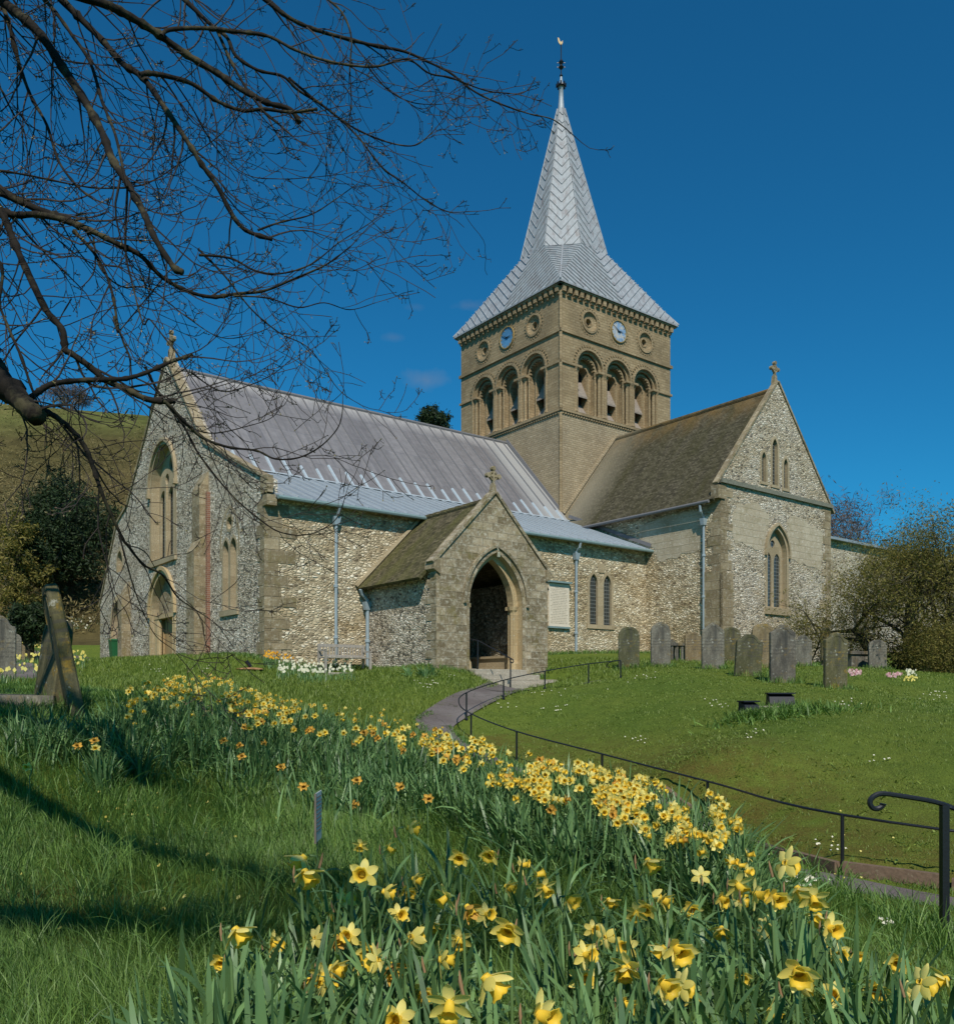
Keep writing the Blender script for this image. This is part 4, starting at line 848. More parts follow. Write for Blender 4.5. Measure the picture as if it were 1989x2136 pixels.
# long low railing
RH = .66
rl = thing('path_railing', 'long low black iron railing curving beside the path from the steps to the bank', 'railing', (.77, 16.5, h1(.77, 16.5)))
def rel(o, p): return Vector(p)-Vector(o.location)
posts = RAIL[1:]; tops = []; TOPY = [2010, 1790, 1700, 1630, 1573, 1526, 1489, 1466, 1445, 1419, 1400, 1385, 1378]
for (x, y), ty in zip(RAIL, TOPY):
    z = h1(x+.02, y+.05); hgt = max(.45, (HY-ty)/F*y-z); tops.append(Vector((x, y, z+hgt)))
    if (x, y) in posts and (x, y) != (-.40, 19.2):
        mb = MB(); mb.tube([rel(rl, (x, y, z-.3)), rel(rl, (x, y, z+hgt))], .02, 8); mb.lathe([(.04, 0), (.04, .03), (.02, .05)], 8, tuple(rel(rl, (x, y, z)))); mb.obj('post', M['iron'], rl)
def cr(pts, n=6):
    out = []
    for i in range(len(pts)-1):
        a, b, c, d = pts[max(i-1, 0)], pts[i], pts[i+1], pts[min(i+2, len(pts)-1)]
        for k in range(n):
            t = k/n; out.append(.5*((2*b)+(-a+c)*t+(2*a-5*b+4*c-d)*t*t+(-a+3*b-3*c+d)*t**3))
    return out+[pts[-1]]
rp = cr([rel(rl, p) for p in tops]); e = rp[-1]
rp += [e+Vector((-.15, .25, .0)), e+Vector((-.3, .4, -.06)), e+Vector((-.36, .42, -.16)), e+Vector((-.28, .36, -.2))]
mb = MB(); mb.tube(rp, .014, 8); mb.obj('rail', M['iron'], rl)
# handrail with a scroll end close to the camera
zb = h1(2.86, 5.2); ztop = (HY-1680)/F*5.2
he = thing('scroll_handrail', 'stout black iron handrail post with a scrolled rail end above the grass bank', 'handrail', (2.84, 5.2, zb))
mb = MB(); mb.box(-.021, .021, -.021, .021, -.3, ztop-zb); mb.obj('post', M['iron'], he)
sc = [WP(px, py, 5.2+dd)-Vector(he.location) for px, py, dd in ((2030, 1702, -.1), (1985, 1685, 0), (1960, 1676, 0), (1930, 1669, 0), (1880, 1661, 0), (1845, 1656, 0), (1828, 1658, 0), (1816, 1667, 0), (1814, 1677, 0), (1820, 1686, 0), (1830, 1687, 0), (1839, 1682, 0), (1841, 1676, 0))]
sc = cr(sc, 5); mb = MB(); mb.tube(sc, [.016]*(len(sc)-4)+[.017, .02, .022, .016], 8); mb.obj('rail', M['iron'], he)
# ------------------------------------------------------------------ gravestones
def stone_outline(kind, w, h):
    hw = w/2
    if kind == 'pointed': return [(-hw, -.3)]+arch_line(0, hw, h*.76, h, 7)+[(hw, -.3)]
    if kind == 'round': return [(-hw, -.3)]+[(-hw*math.cos(math.pi*k/14), h-hw*.75+hw*.75*math.sin(math.pi*k/14)) for k in range(15)]+[(hw, -.3)]
    if kind == 'gabled': return [(-hw, -.3), (-hw, h*.82), (-hw*.85, h*.86), (-.1, h*.97), (-.05, h), (.05, h), (.1, h*.97), (hw*.85, h*.86), (hw, h*.82), (hw, -.3)]
    if kind == 'shouldered':
        r = hw*.62; return [(-hw, -.3), (-hw, h-r*1.0), (-hw*.92, h-r*.86), (-hw*.75, h-r*.8)]+[(-r*math.cos(math.pi*k/12), h-r*.8+r*.8*math.sin(math.pi*k/12)) for k in range(1, 12)]+[(hw*.75, h-r*.8), (hw*.92, h-r*.86), (hw, h-r*1.0), (hw, -.3)]
    if kind == 'scrolled':
        return [(-hw, -.3), (-hw, h*.8), (-hw*.95, h*.84), (-hw*.8, h*.84), (-hw*.66, h*.87), (-hw*.5, h*.94), (-hw*.25, h*.99), (0, h), (hw*.25, h*.99), (hw*.5, h*.94), (hw*.66, h*.87), (hw*.8, h*.84), (hw*.95, h*.84), (hw, h*.8), (hw, -.3)]
def gravestone(px, py, d, w, h, kind, mat, label, yaw=-.35, lean=0.0, tilt=0.0, t=.11, z=None, group='gravestones in the churchyard'):
    X = (px-CX)/F*d; zz = h1(X, d) if z is None else z
    o = thing('gravestone', label, 'gravestone', (X, d, zz), yaw, group); o.rotation_euler = (tilt, lean, yaw)
    P = lambda a, z, q=0.0: Vector((a, q, z)); ol = stone_outline(kind, w, h)
    mb = MB(); n = len(ol); c = (0, h*.5); ins = [((a-c[0])*.955+c[0], (b-c[1])*.975+c[1]) for a, b in ol]
    mb.prism(P, ol, -t/2+.015, t/2-.015, caps=(False, False))
    for s in (-1, 1):
        i = len(mb.v); mb.v += [(a, s*(t/2-.015), b) for a, b in ol]+[(a, s*t/2, b) for a, b in ins]
        for k in range(n): mb.f.append((i+k, i+(k+1) % n, i+n+(k+1) % n, i+n+k)); mb.m.append(0)
        mb._cap([(a, s*t/2, b) for a, b in ins], ins, 0)
    # raised rim round the carved head
    inn = [((a)*.78, (b-h*.5)*.86+h*.5) for a, b in ol if b > h*.3]; out = [((a)*.84, (b-h*.5)*.90+h*.5) for a, b in ol if b > h*.3]
    mb.ringband(P, inn, out, -t/2-.008, -t/2+.004)
    mb.obj('slab', mat, o); return o
G = gravestone
G(1311, 0, 27, .66, 1.3, 'pointed', SG[2], 'greenish pointed gravestone at the end of the low railing', .0)
G(1377, 0, 27, .62, 1.42, 'pointed', SG[0], 'grey pointed gravestone with a small clump of earth, next past the railing end', .05)
G(1445, 0, 31, .62, 1.15, 'round', SG[1], 'low orange lichened round gravestone before the transept downpipe', .1)
G(1486, 0, 25, .66, 1.34, 'gabled', SG[0], 'tall grey gravestone with a peaked top before the transept corner', .05)
G(1524, 0, 29, .66, 1.25, 'round', SG[4], 'mossy brown round gravestone half hidden behind the peaked one', .1)
G(1558, 0, 22.5, .74, 1.1, 'scrolled', SG[2], 'squat green gravestone with curved shoulders leaning to one side', .2, .07)
G(1590, 0, 27.5, .72, 1.42, 'round', SG[1], 'broad pale brown round gravestone below the transept window', .1)
G(1631, 0, 21, .64, 1.42, 'shouldered', SG[3], 'dark streaked gravestone with rounded top and shoulders on the lawn', .1)
G(1674, 0, 28, .58, 1.0, 'shouldered', SG[0], 'small pale gravestone behind the dark streaked one', .1)
G(1741, 0, 20, .62, 1.30, 'shouldered', SG[4], 'orange spotted gravestone standing closest on the lawn, by the bush', .3, .02)
G(1829, 0, 30, .66, 1.05, 'round', SG[0], 'grey gravestone in front of the bush and its pink flowers', .1)
G(1400, 0, 35, .5, .75, 'scrolled', SG[0], 'very small gravestone at the foot of the flint transept wall', .1)
G(1722, 0, 33, .55, 1.75, 'pointed', SG[4], 'tall narrow mossy gravestone in shade at the transept corner', .5)
# leaning pair on the left
G(156, 0, 8.6, .84, 1.30, 'pointed', SG[4], 'large mossy gravestone leaning beside the fallen slab, seen edge on', -1.06, -.04, .18, .12)
G(98, 0, 9.0, .7, .95, 'pointed', SG[4], 'broken low gravestone with yellow moss propped behind the large leaning one', -.85, .05, -.12, .12)
G(-2, 0, 17, .6, 1.35, 'scrolled', SG[0], 'pinkish grey gravestone cut by the frame edge among the daffodils', .4)
G(25, 0, 30, .6, 1.1, 'round', SG[0], 'small distant gravestone before the dark shrub', .4)
G(38, 0, 33, .5, .8, 'round', SG[1], 'smallest distant gravestone, next to the dark shrub', .4)
sl = thing('tomb_slab', 'pale fallen stone slab lying in long grass beside the leaning gravestones', 'tomb', (-4.9, 8.9, h1(-4.9, 8.9)), .05)
mb = MB(); mb.hexa([(-1.2, -.35, -.1), (.62, -.3, -.1), (.62, .35, -.1), (-1.2, .35, -.1), (-1.2, -.3, .17), (.6, -.26, .14), (.6, .3, .14), (-1.2, .3, .18)]); mb.obj('slab', SG[0], sl)
mb = MB(); mb.box(-1.1, .5, -.25, .25, -.25, -.1); mb.obj('plinth', M['step'], sl)
# table tomb by the bush
tt = thing('table_tomb', 'low stone table tomb in front of the bush by the transept', 'tomb', ((1790-CX)/F*31, 31, h1((1790-CX)/F*31, 31)), .3)
mb = MB(); mb.box(-.65, .65, -.35, .35, .55, .66); mb.obj('slab', SG[3], tt); mb = MB(); mb.box(-.55, .55, -.28, .28, -.1, .55); mb.obj('chest', SG[0], tt)
tt = thing('table_tomb', 'small stone table tomb between two gravestones by the transept wall', 'tomb', ((1413-CX)/F*33, 33, h1((1413-CX)/F*33, 33)), .1)
mb = MB(); mb.box(-.42, .42, -.3, .3, .62, .7); mb.obj('slab', SG[3], tt); mb = MB(); [mb.tube([(x, y, -.1), (x, y, .35), (x, y, .62)], [.07, .05, .07], 8) for x in (-.3, -.1, .1, .3) for y in (-.2, .2)]; mb.obj('support', SG[0], tt)
# floodlights on the lawn
def flood(px, py, d, w, label, yaw):
    X = (px-CX)/F*d; z = h1(X, d); o = thing('floodlight', label, 'floodlight', (X, d, z), yaw, 'floodlights on the lawn')
    mb = MB(); mb.hexa([(-w, -.16, .05), (w, -.16, .05), (w, .14, .05), (-w, .14, .05), (-w*.98, -.08, .2), (w*.98, -.08, .2), (w*.98, .12, .27), (-w*.98, .12, .27)]); mb.box(-w-.02, w+.02, -.1, .15, .255, .28); mb.obj('casing', M['flood'], o)
    mb = MB(); mb.hexa([(-w*.9, .145, .07), (w*.9, .145, .07), (w*.9, .15, .07), (-w*.9, .15, .07), (-w*.9, .145, .25), (w*.9, .145, .25), (w*.9, .15, .25), (-w*.9, .15, .25)]); mb.obj('lens', M['lamp_glass'], o)
    mb = MB(); mb.box(-w*.5, w*.5, -.05, .05, -.1, .08); mb.obj('bracket', M['iron'], o)
flood(1562, 0, 16.0, .15, 'small black floodlight casing at the end of the stone kerb on the lawn', .25)
flood(1627, 0, 16.6, .24, 'wider black floodlight casing behind the stone kerb on the lawn', -.05)
X = (1593-CX)/F*16.2; o = part(lambda m: m.box(-.3, .38, -.07, .07, -.1, .11), 'stone_plinth', M['step'], None); o.location = (X, 16.2, h1(X, 16.2)); o.rotation_euler = (0, 0, .25); tag(o, 'pale low stone block between the two black floodlights', 'plinth')
# ground spotlight in bare soil by the church corner
X = (520-CX)/F*26.3; zz = h1(X, 26.3)
o = part(lambda m: m.blob((0, 0, 0), (.42, .30, .05), 3, 18, .12), 'soil_patch', M['soil'], None); o.location = (X, 26.3, zz+.01); tag(o, kind='structure')
sp_ = thing('ground_spotlight', 'small tilted black spotlight on a patch of bare soil near the church corner', 'spotlight', (X, 26.3, zz), .3)
part(lambda m: m.tube([(0, 0, 0), (-.02, 0, .14)], .018, 6), 'stake', M['iron'], sp_); part(lambda m: m.tube([(.05, 0, .08), (-.1, 0, .26)], [.05, .065], 10), 'casing', M['iron'], sp_)
# plant marker
X = (663-CX)/F*5.0; zz = h1(X, 5.0); mk = thing('plant_marker', 'narrow grey metal plant marker seen almost edge on in the long grass', 'marker', (X, 5.0, zz), 1.57)
zt = (HY-1652)/F*5.0-zz
part(lambda m: m.box(-.012, .012, .001, .006, -.1, zt*.8), 'stake', M['marker_edge'], mk)
def plate(m):
    m.box(-.085, .085, -.006, .0, zt*.36, zt)
part(plate, 'plate', M['label_metal'], mk); part(lambda m: m.box(-.095, -.085, -.008, .004, zt*.35, zt), 'edge', M['marker_edge'], mk)
mb = MB(); r_ = random.Random(8)
for k in range(9):
    z = zt*.93-k*zt*.055; x = -.07
    while x < .06: w = r_.uniform(.012, .03); mb.box(x, x+w, -.0075, -.0062, z, z+.007); x += w+.008
mb.obj('inscription', M['marker_edge'], mk, uv=False)
# ------------------------------------------------------------------ bare tree overhead
def za(*p): return [(x/1.5425, y/1.5425) for x, y in p]
def zb(*p): return [(x/2.0567, 500+y/2.0567) for x, y in p]
def zc(*p): return [(180+x/2.7613, 700+y/2.7613) for x, y in p]
NODE = WP(-60, -60, 6.0)
LIMBS = [  # photograph polyline, depth at start and end, radius in photograph pixels at start and end, where it leaves the frame
 (za((-20, -20), (60, 45), (130, 110), (200, 215), (270, 320), (330, 430), (360, 510), (410, 590), (460, 680), (500, 770), (560, 860), (590, 875)), 6.0, 5.2, 15, 9, 'N'),
 (za((180, -20), (260, 60), (330, 130), (395, 205), (460, 250), (540, 360), (600, 450), (650, 530), (700, 600), (740, 680), (790, 740), (875, 770)), 6.3, 6.0, 11, 6, 'N'),
 (za((150, -40), (330, 10), (430, 60), (510, 110), (600, 175), (700, 235), (780, 290), (860, 330), (930, 350), (965, 395)), 6.0, 6.6, 15, 7, 'N'),
 (za((520, 115), (545, 95), (650, 90), (750, 100), (860, 115), (950, 160), (1050, 195), (1150, 212), (1220, 212), (1310, 190), (1380, 235), (1450, 250), (1560, 290), (1640, 300)), 6.3, 7.0, 6.5, 1.6, ''),
 (za((580, -15), (680, 80), (730, 120), (760, 180), (830, 225), (910, 245), (960, 290), (1040, 340), (1120, 400), (1200, 440), (1280, 465), (1340, 465), (1390, 425)), 6.6, 6.9, 7, 1.6, 'T'),
 (za((830, -20), (920, 50), (1000, 90), (1100, 120), (1200, 145), (1300, 165), (1380, 200), (1450, 235), (1520, 290), (1600, 330), (1700, 365), (1780, 385), (1850, 440)), 6.9, 7.4, 7, 1.3, 'T'),
 (za((-30, 600), (60, 645), (140, 680), (200, 700), (290, 740), (370, 780), (450, 820), (520, 890), (600, 935), (680, 955), (760, 945), (850, 935), (950, 895), (1050, 850), (1130, 790)), 5.6, 5.9, 13, 1.8, 'L'),
 (za((-30, 660), (40, 690), (120, 690), (200, 705), (260, 730)), 5.7, 5.65, 11, 9, 'L'),
 (za((-20, 640), (10, 690), (50, 790), (100, 900), (150, 1000), (200, 1060))+zb((280, 470), (310, 490), (380, 540), (450, 600), (540, 640), (620, 680), (700, 695), (745, 690)), 5.6, 5.2, 11, 9, 'L'),
 (zb((700, 690), (730, 715), (800, 790), (870, 850), (980, 890), (1100, 905), (1180, 940), (1280, 935), (1370, 890), (1440, 820), (1465, 760), (1470, 690)), 5.2, 5.5, 6, 1.3, ''),
 (zb((-60, 500), (0, 590), (60, 660), (110, 715), (160, 760)), 4.8, 4.7, 27, 24, 'L'),
 (zb((130, 680), (160, 655), (220, 620), (320, 605), (430, 600), (540, 595), (640, 565), (740, 520), (825, 495)), 4.8, 5.4, 10, 5, ''),
 (zb((140, 700), (190, 735), (240, 760), (310, 820), (370, 900), (410, 1010), (450, 1120))+zc((210, 1170), (240, 1210), (330, 1320), (440, 1380), (520, 1500), (600, 1560), (700, 1625)), 4.7, 5.4, 10, 1.6, ''),
 (zc((190, 1150), (230, 1300), (270, 1440), (330, 1600), (400, 1730), (490, 1800)), 5.0, 5.3, 3.5, 1, ''),
 (za((240, 745), (300, 810), (340, 880), (365, 960), (380, 1070))+zb((490, 330), (530, 440), (555, 500), (560, 540)), 5.8, 5.6, 6, 3, ''),
 (za((410, 600), (405, 720), (405, 820), (430, 930), (460, 1040))+zb((640, 340), (690, 400), (760, 490), (800, 560)), 5.4, 5.5, 4, 2, ''),
 (zc((340, 180), (400, 300), (450, 380), (560, 520), (640, 670), (760, 830), (880, 960), (1000, 1060), (1110, 1130), (1250, 1150), (1370, 1110), (1450, 1040), (1490, 930)), 5.4, 5.8, 5, 1.3, ''),
 (za((10, 20), (30, 80), (60, 200), (100, 310), (150, 400), (190, 520), (250, 600), (300, 640)), 6.2, 5.8, 7, 3, 'N'),
 (za((120, -30), (180, 40), (230, 110), (290, 200), (330, 330), (370, 430), (395, 540), (410, 600)), 6.1, 5.4, 6, 4, 'N'),
 (za((450, 240), (480, 235), (540, 245), (620, 270), (700, 325), (780, 355), (850, 350), (930, 360), (1020, 350)), 6.2, 6.4, 8, 4, ''),
 (za((700, 100), (740, 190), (790, 280), (850, 360), (905, 405)), 6.6, 6.5, 5, 3, ''),
 (za((930, 250), (1000, 310), (1090, 380), (1160, 450), (1230, 540), (1300, 590), (1370, 645), (1440, 680), (1510, 680)), 6.7, 7.2, 4, 1.2, ''),
 (za((1040, -15), (1100, 40), (1130, 120), (1125, 220), (1130, 330), (1120, 400)), 6.8, 6.6, 3.5, 1.5, 'T'),
 (zb((0, 290), (50, 410), (90, 500), (130, 620), (150, 670)), 5.2, 4.8, 4.5, 4, 'L'),
 (zb((90, 480), (160, 540), (240, 600), (300, 700), (280, 860), (180, 960)), 5.2, 5.0, 2.5, 1, ''),
 (za((380, 1070), (430, 1010), (520, 900), (600, 800), (640, 690), (680, 610)), 5.7, 6.1, 2.2, 1.2, ''),
 (za((560, 260), (620, 350), (690, 470), (790, 560), (900, 575), (1000, 570), (1100, 560)), 6.3, 6.8, 2.5, 1, ''),
 (za((640, 820), (740, 830), (820, 870), (900, 880), (1000, 850), (1090, 780), (1170, 730), (1230, 690)), 5.7, 6.2, 4, 1, ''),
 (za((830, 740), (900, 715), (1000, 690), (1080, 640), (1150, 590)), 6.0, 6.4, 3.5, 1, ''),
 (za((0, 280), (40, 360), (80, 430), (90, 540)), 6.1, 5.9, 3, 1.4, 'L'),
 (za((60, 60), (140, 130), (200, 190), (290, 205)), 6.2, 6.3, 3, 2, ''),
 (za((-20, 545), (100, 565), (220, 590), (330, 605), (470, 590), (600, 510), (700, 440), (760, 380)), 5.8, 6.2, 3.5, 1.2, 'L'),
 (za((230, 960), (190, 1050), (330, 1000), (430, 980)), 5.4, 5.2, 2, 1, ''),
 (za((1180, 210), (1250, 290), (1330, 330), (1420, 335)), 6.9, 7.1, 2.5, 1, ''),
 (zb((400, -10), (430, 120), (520, 200), (640, 210), (800, 330), (950, 420), (1100, 400), (1200, 350)), 5.9, 6.1, 3, 1, ''),
 (zb((850, 40), (960, 150), (1080, 300), (1200, 400), (1330, 470), (1450, 640), (1550, 710)), 5.9, 6.2, 3.5, 1, ''),
 (zb((1000, 240), (1150, 250), (1280, 290), (1390, 270), (1500, 300), (1610, 270)), 5.9, 6.1, 3, 1, ''),
 (zb((820, 570), (950, 650), (1080, 620), (1180, 570), (1240, 520)), 5.5, 5.8, 2.6, 1, ''),
 (zb((760, 780), (900, 830), (1060, 800), (1170, 760), (1215, 690)), 5.4, 5.8, 2.6, 1, ''),
 (zb((400, 900), (520, 870), (640, 860)), 5.0, 5.3, 2, 1, ''), (zb((450, 1120), (560, 1060), (640, 1000)), 5.0, 5.4, 2, 1, ''),
 (za((0, 760), (60, 640), (40, 500), (90, 380)), 5.7, 6.0, 2, 1, ''),
]
tree = thing('bare_tree', 'bare budding tree spreading its dark boughs over the churchyard from beyond the frame', 'tree', (-6.6, 5.4, h1(-6.6, 5.4)), 0)
tloc = Vector(tree.location)
mb = MB(); mb.tube([Vector((0, 0, -.3)), Vector((.02, 0, .5)), Vector((.1, .03, 2)), Vector((.2, .1, 4)), Vector((.5, .2, 6)), Vector((1.0, .4, 8.5)), Vector((1.4, .8, 11))], [.5, .38, .33, .28, .2, .12, .04], 14); mb.obj('trunk', M['bark'], tree, True, False)
rt = random.Random(21)
allp = []                                   # (points, radii) of every bough, world space
for pts, d0, d1, r0, r1, st in LIMBS:
    L = [0]
    for a, b in zip(pts[:-1], pts[1:]): L.append(L[-1]+math.hypot(b[0]-a[0], b[1]-a[1]))
    ds = [d0+(d1-d0)*l/L[-1]+.12*math.sin(l*.011+d0*7) for l in L]
    P3 = [WP(x, y, d) for (x, y), d in zip(pts, ds)]; R3 = [(r0+(r1-r0)*(l/L[-1])**.8)/F*d*(.68 if r0 < 20 else .85) for l, d in zip(L, ds)]
    if st: P3 = [P3[0]+(P3[0]-P3[1]).normalized()*.55]+P3; R3 = [R3[0]*1.05]+R3
    if st == 'N': P3 = [tloc+Vector((.25, .1, 4.4)), (tloc+Vector((.25, .1, 4.4))+P3[0])/2+Vector((0, 0, .35))]+P3; R3 = [.14, R3[0]*1.3]+R3
    if st == 'L': P3 = [tloc+Vector((.12, .05, 2.6+rt.uniform(0, 1.6))), (tloc+Vector((.3, 0, 3.4))+P3[0])/2]+P3; R3 = [R3[0]*1.6, R3[0]*1.2]+R3
    if st == 'T': P3 = [tloc+Vector((.5, .2, 6.2)), (tloc+Vector((.5, .2, 6.2))+P3[0])/2+Vector((0, .2, .9))]+P3; R3 = [.1, R3[0]*1.5]+R3
    allp.append((P3, R3))
# boughs on the camera side of the trunk, out of view: they throw the broad shadow bands on the near grass
for q, r in (([(.3, -.2, 3.4), (2.0, -1.6, 4.1), (3.6, -3.2, 4.2), (5.3, -4.9, 4.3), (7.0, -5.9, 4.6)], (.13, .11, .085, .06, .03)), ([(.2, -.4, 2.9), (1.2, -2.6, 3.8), (2.6, -4.4, 4.1), (4.6, -5.6, 4.0), (6.2, -6.0, 4.3)], (.12, .10, .08, .05, .03)),
             ([(.1, -.3, 3.6), (.4, -2.4, 4.6), (1.0, -4.2, 5.0), (2.4, -5.4, 5.4)], (.12, .1, .07, .03)), ([(.4, .1, 4.6), (2.2, -.6, 5.8), (4.2, -1.0, 6.3), (6.0, -1.2, 6.6)], (.12, .1, .07, .03)), ([(.3, -.2, 5.2), (2.0, -2.6, 6.6), (4.0, -4.0, 7.4)], (.1, .08, .04)), ([(.2, -.4, 2.6), (1.6, -3.2, 3.3), (3.4, -4.7, 3.5), (5.6, -5.6, 3.6), (7.4, -6.2, 3.9)], (.15, .12, .1, .07, .03)), ([(.2, -.6, 2.4), (1.0, -3.6, 3.0), (2.2, -5.2, 3.2), (4.0, -6.2, 3.3)], (.14, .11, .09, .05)), ([(.3, -.1, 3.8), (1.8, -1.0, 4.7), (3.2, -2.2, 5.0), (4.6, -3.6, 5.2)], (.11, .1, .07, .03)), ([(0, -.4, 3.0), (-.2, -2.4, 3.8), (.4, -4.4, 4.2), (1.6, -6, 4.4)], (.14, .11, .09, .05))):
    allp.append(([tloc+Vector(p) for p in q], list(r)))
def smooth(P, R, n=6):
    out, ro = [], []
    for i in range(len(P)-1):
        a, b, c, d = P[max(i-1, 0)], P[i], P[i+1], P[min(i+2, len(P)-1)]
        for k in range(n):
            t = k/n; out.append(.5*((2*b)+(-a+c)*t+(2*a-5*b+4*c-d)*t*t+(-a+3*b-3*c+d)*t**3)); ro.append(R[i]+(R[i+1]-R[i])*t)
    return out+[P[-1]], ro+[R[-1]]
tw_ = MB(); bud = MB()
def bud_at(p, d, s):
    if rt.random() < .75:
        q = p+d*s*2.4; u = d.orthogonal().normalized()*s*.62; v = d.cross(u).normalized()*s*.62; i = len(bud.v)
        m_ = p+d*s; bud.v += [tuple(p), tuple(m_+u), tuple(m_-u*.5+v*.87), tuple(m_-u*.5-v*.87), tuple(q)]
        for a, b in ((1, 2), (2, 3), (3, 1)): bud.f += [(i, i+a, i+b), (i+4, i+b, i+a)]; bud.m += [0, 0]
def twig(p, d, L, r, lev, curl):
    n = max(4, int(L/.075)); pts, rad = [p.copy()], [r]; d = d.normalized()
    wob = Vector((rt.uniform(-1, 1), rt.uniform(-1, 1), rt.uniform(-1, 1)))*.2
    for k in range(n):
        t = (k+1)/n
        d = (d+Vector((rt.gauss(0, .13), rt.gauss(0, .13), rt.gauss(0, .13)))+wob*.25+Vector((0, 0, curl*(t-.35)*.35))).normalized()
        p = p+d*(L/n); pts.append(p.copy()); rad.append(max(.0024, r*(1-.68*t)))
        if lev < 3 and k > 0 and rt.random() < (.44, .42, .32)[lev]:
            ax = d.orthogonal().normalized(); ax.rotate(Matrix.Rotation(rt.uniform(0, 6.28), 3, d)); nd_ = (d*.75+ax*rt.uniform(.5, .95))
            twig(p.copy(), nd_, L*rt.uniform(.28, .6)*(1-.3*t), max(.0026, rad[-1]*.7), lev+1, curl+rt.uniform(-.3, .5))
        elif lev >= 1 and rt.random() < .25: ax = d.orthogonal().normalized(); ax.rotate(Matrix.Rotation(rt.uniform(0, 6.28), 3, d)); q = p+ax*.02; tw_.tube([p, q], [.0022, .0018], 3, cap=False); bud_at(q, (ax+d*.4).normalized(), .006)
    tw_.tube(pts, rad, 4 if lev < 2 else 3, cap=False); bud_at(pts[-1], d, .008)
for bi, (P3, R3) in enumerate(allp):
    Ps, Rs = smooth(P3, R3)
    Rn = [r*(1+.07*math.sin(i*1.7+bi)+rt.uniform(-.09, .09)+(.35 if rt.random() < .09 else 0)) for i, r in enumerate(Rs)]
    if bi >= len(LIMBS): Rn = [r*1.15 for r in Rn]
    mb = MB(); mb.tube([p-tloc for p in Ps], Rn, 9 if R3[0] > .015 else 6); mb.obj('bough', M['bark'], tree, True, False)
    off = bi >= len(LIMBS); acc = 0
    for k in range(1, len(Ps)):
        s = (Ps[k]-Ps[k-1]).length; acc += s
        gap = .14 if not off else .085
        while acc > gap:
            acc -= gap*rt.uniform(.7, 1.4); d = (Ps[k]-Ps[k-1]).normalized(); r = Rs[k]
            if not off:
                u = Ps[k].x/Ps[k].y; v = Ps[k].z/Ps[k].y
                if u < -.62 or v > .86 or (u > .06 and rt.random() < .75): continue
            ax = d.orthogonal().normalized(); ax.rotate(Matrix.Rotation(rt.uniform(0, 6.28), 3, d)); ax = (ax+Vector((0, 0, -.15))).normalized()
            if ax.y < -.4: ax.y *= -.5
            L = min(1.15, rt.uniform(.22, .75)*(1+6*min(r, .03)))*(1.4 if off else 1)
            twig(Ps[k]+ax*r*.6, d*rt.uniform(.5, 1.1)+ax*.8, L, min(r*.5, rt.uniform(.0042, .0095)), 0 if L > .3 else 1, rt.uniform(.0, .7))
    if R3[-1] < .008: twig(Ps[-1], (Ps[-1]-Ps[-2]), .35, R3[-1]*.9, 1, .3)
for m_, nm, mt in ((tw_, 'twigs', M['twig']), (bud, 'buds', M['bud'])):
    o = m_.obj(nm, mt, tree, False, False); o.data.transform(Matrix.Translation(-tloc)); tag(o, kind='stuff')
print('twig verts', len(tw_.v), 'buds', len(bud.v), round(time.time()-T0, 1))
# ------------------------------------------------------------------ ribbons: grass blades and strap leaves
def ribbons(name, base, L, wd, az, th0, bend, S, mats, shape=1.0, twist=.6, parent=None, midx=None):
    n = len(base); t = np.linspace(0, 1, S+1)
    th = th0[:, None]+bend[:, None]*t[None]**1.3; ds = (L/S)[:, None]
    dr = np.sin(th)*ds; dz = np.cos(th)*ds
    r = np.concatenate([np.zeros((n, 1)), np.cumsum(dr[:, :-1], 1)], 1); z = np.concatenate([np.zeros((n, 1)), np.cumsum(dz[:, :-1], 1)], 1)
    ca, sa = np.cos(az)[:, None], np.sin(az)[:, None]
    c = np.stack([base[:, 0:1]+r*ca, base[:, 1:2]+r*sa, base[:, 2:3]+z], -1)
    tw = RNG.uniform(-twist, twist, n)[:, None]+RNG.uniform(-twist, twist, n)[:, None]*t[None]
    side = np.stack([-sa*np.cos(tw)+ca*np.sin(tw)*np.cos(th), ca*np.cos(tw)+sa*np.sin(tw)*np.cos(th), -np.sin(tw)*np.sin(th)], -1)
    prof = np.minimum(1, .65+t*1.5)*np.sqrt(np.clip(1-t**(2.2*shape), 0, 1)); prof[-1] = .04
    w = wd[:, None]*prof[None]/2
    v = np.stack([c-side*w[..., None], c+side*w[..., None]], 2).reshape(n, (S+1)*2, 3)
    i = np.arange(S)*2; f = np.stack([i, i+1, i+3, i+2], -1); f = (f[None]+(np.arange(n)*(S+1)*2)[:, None, None]).reshape(-1, 4)
    mi = None if midx is None else np.repeat(midx, S)
    return np_mesh(name, v.reshape(-1, 3), f, 4, mats, parent, False, mi)
def on_ground(x, y, lift=-.01): return np.stack([x, y, H(x, y)+lift], 1)
def not_path(x, y):
    s = seg_side(x, y, KERB); near = (s < .14) & (s > -1.3) & (y < 17.5); return ~near
def in_view(x, y, m=.06): return (np.abs(x/np.maximum(y, .1)) < .557+m)
def scatter(n, y0, y1, pw=1.0):
    y = y0+(y1-y0)*RNG.random(n)**pw; x = y*RNG.uniform(-.7, .74, n); return x, y
def clump(x, y, sc, seed=0.0):
    """smooth pseudo-noise 0..1"""
    return .5+.25*np.sin(x*sc+seed)*np.cos(y*sc*1.3+seed*2)+.25*np.sin((x+y)*sc*1.9+seed*3)*np.cos((x-y)*sc*.8+seed)
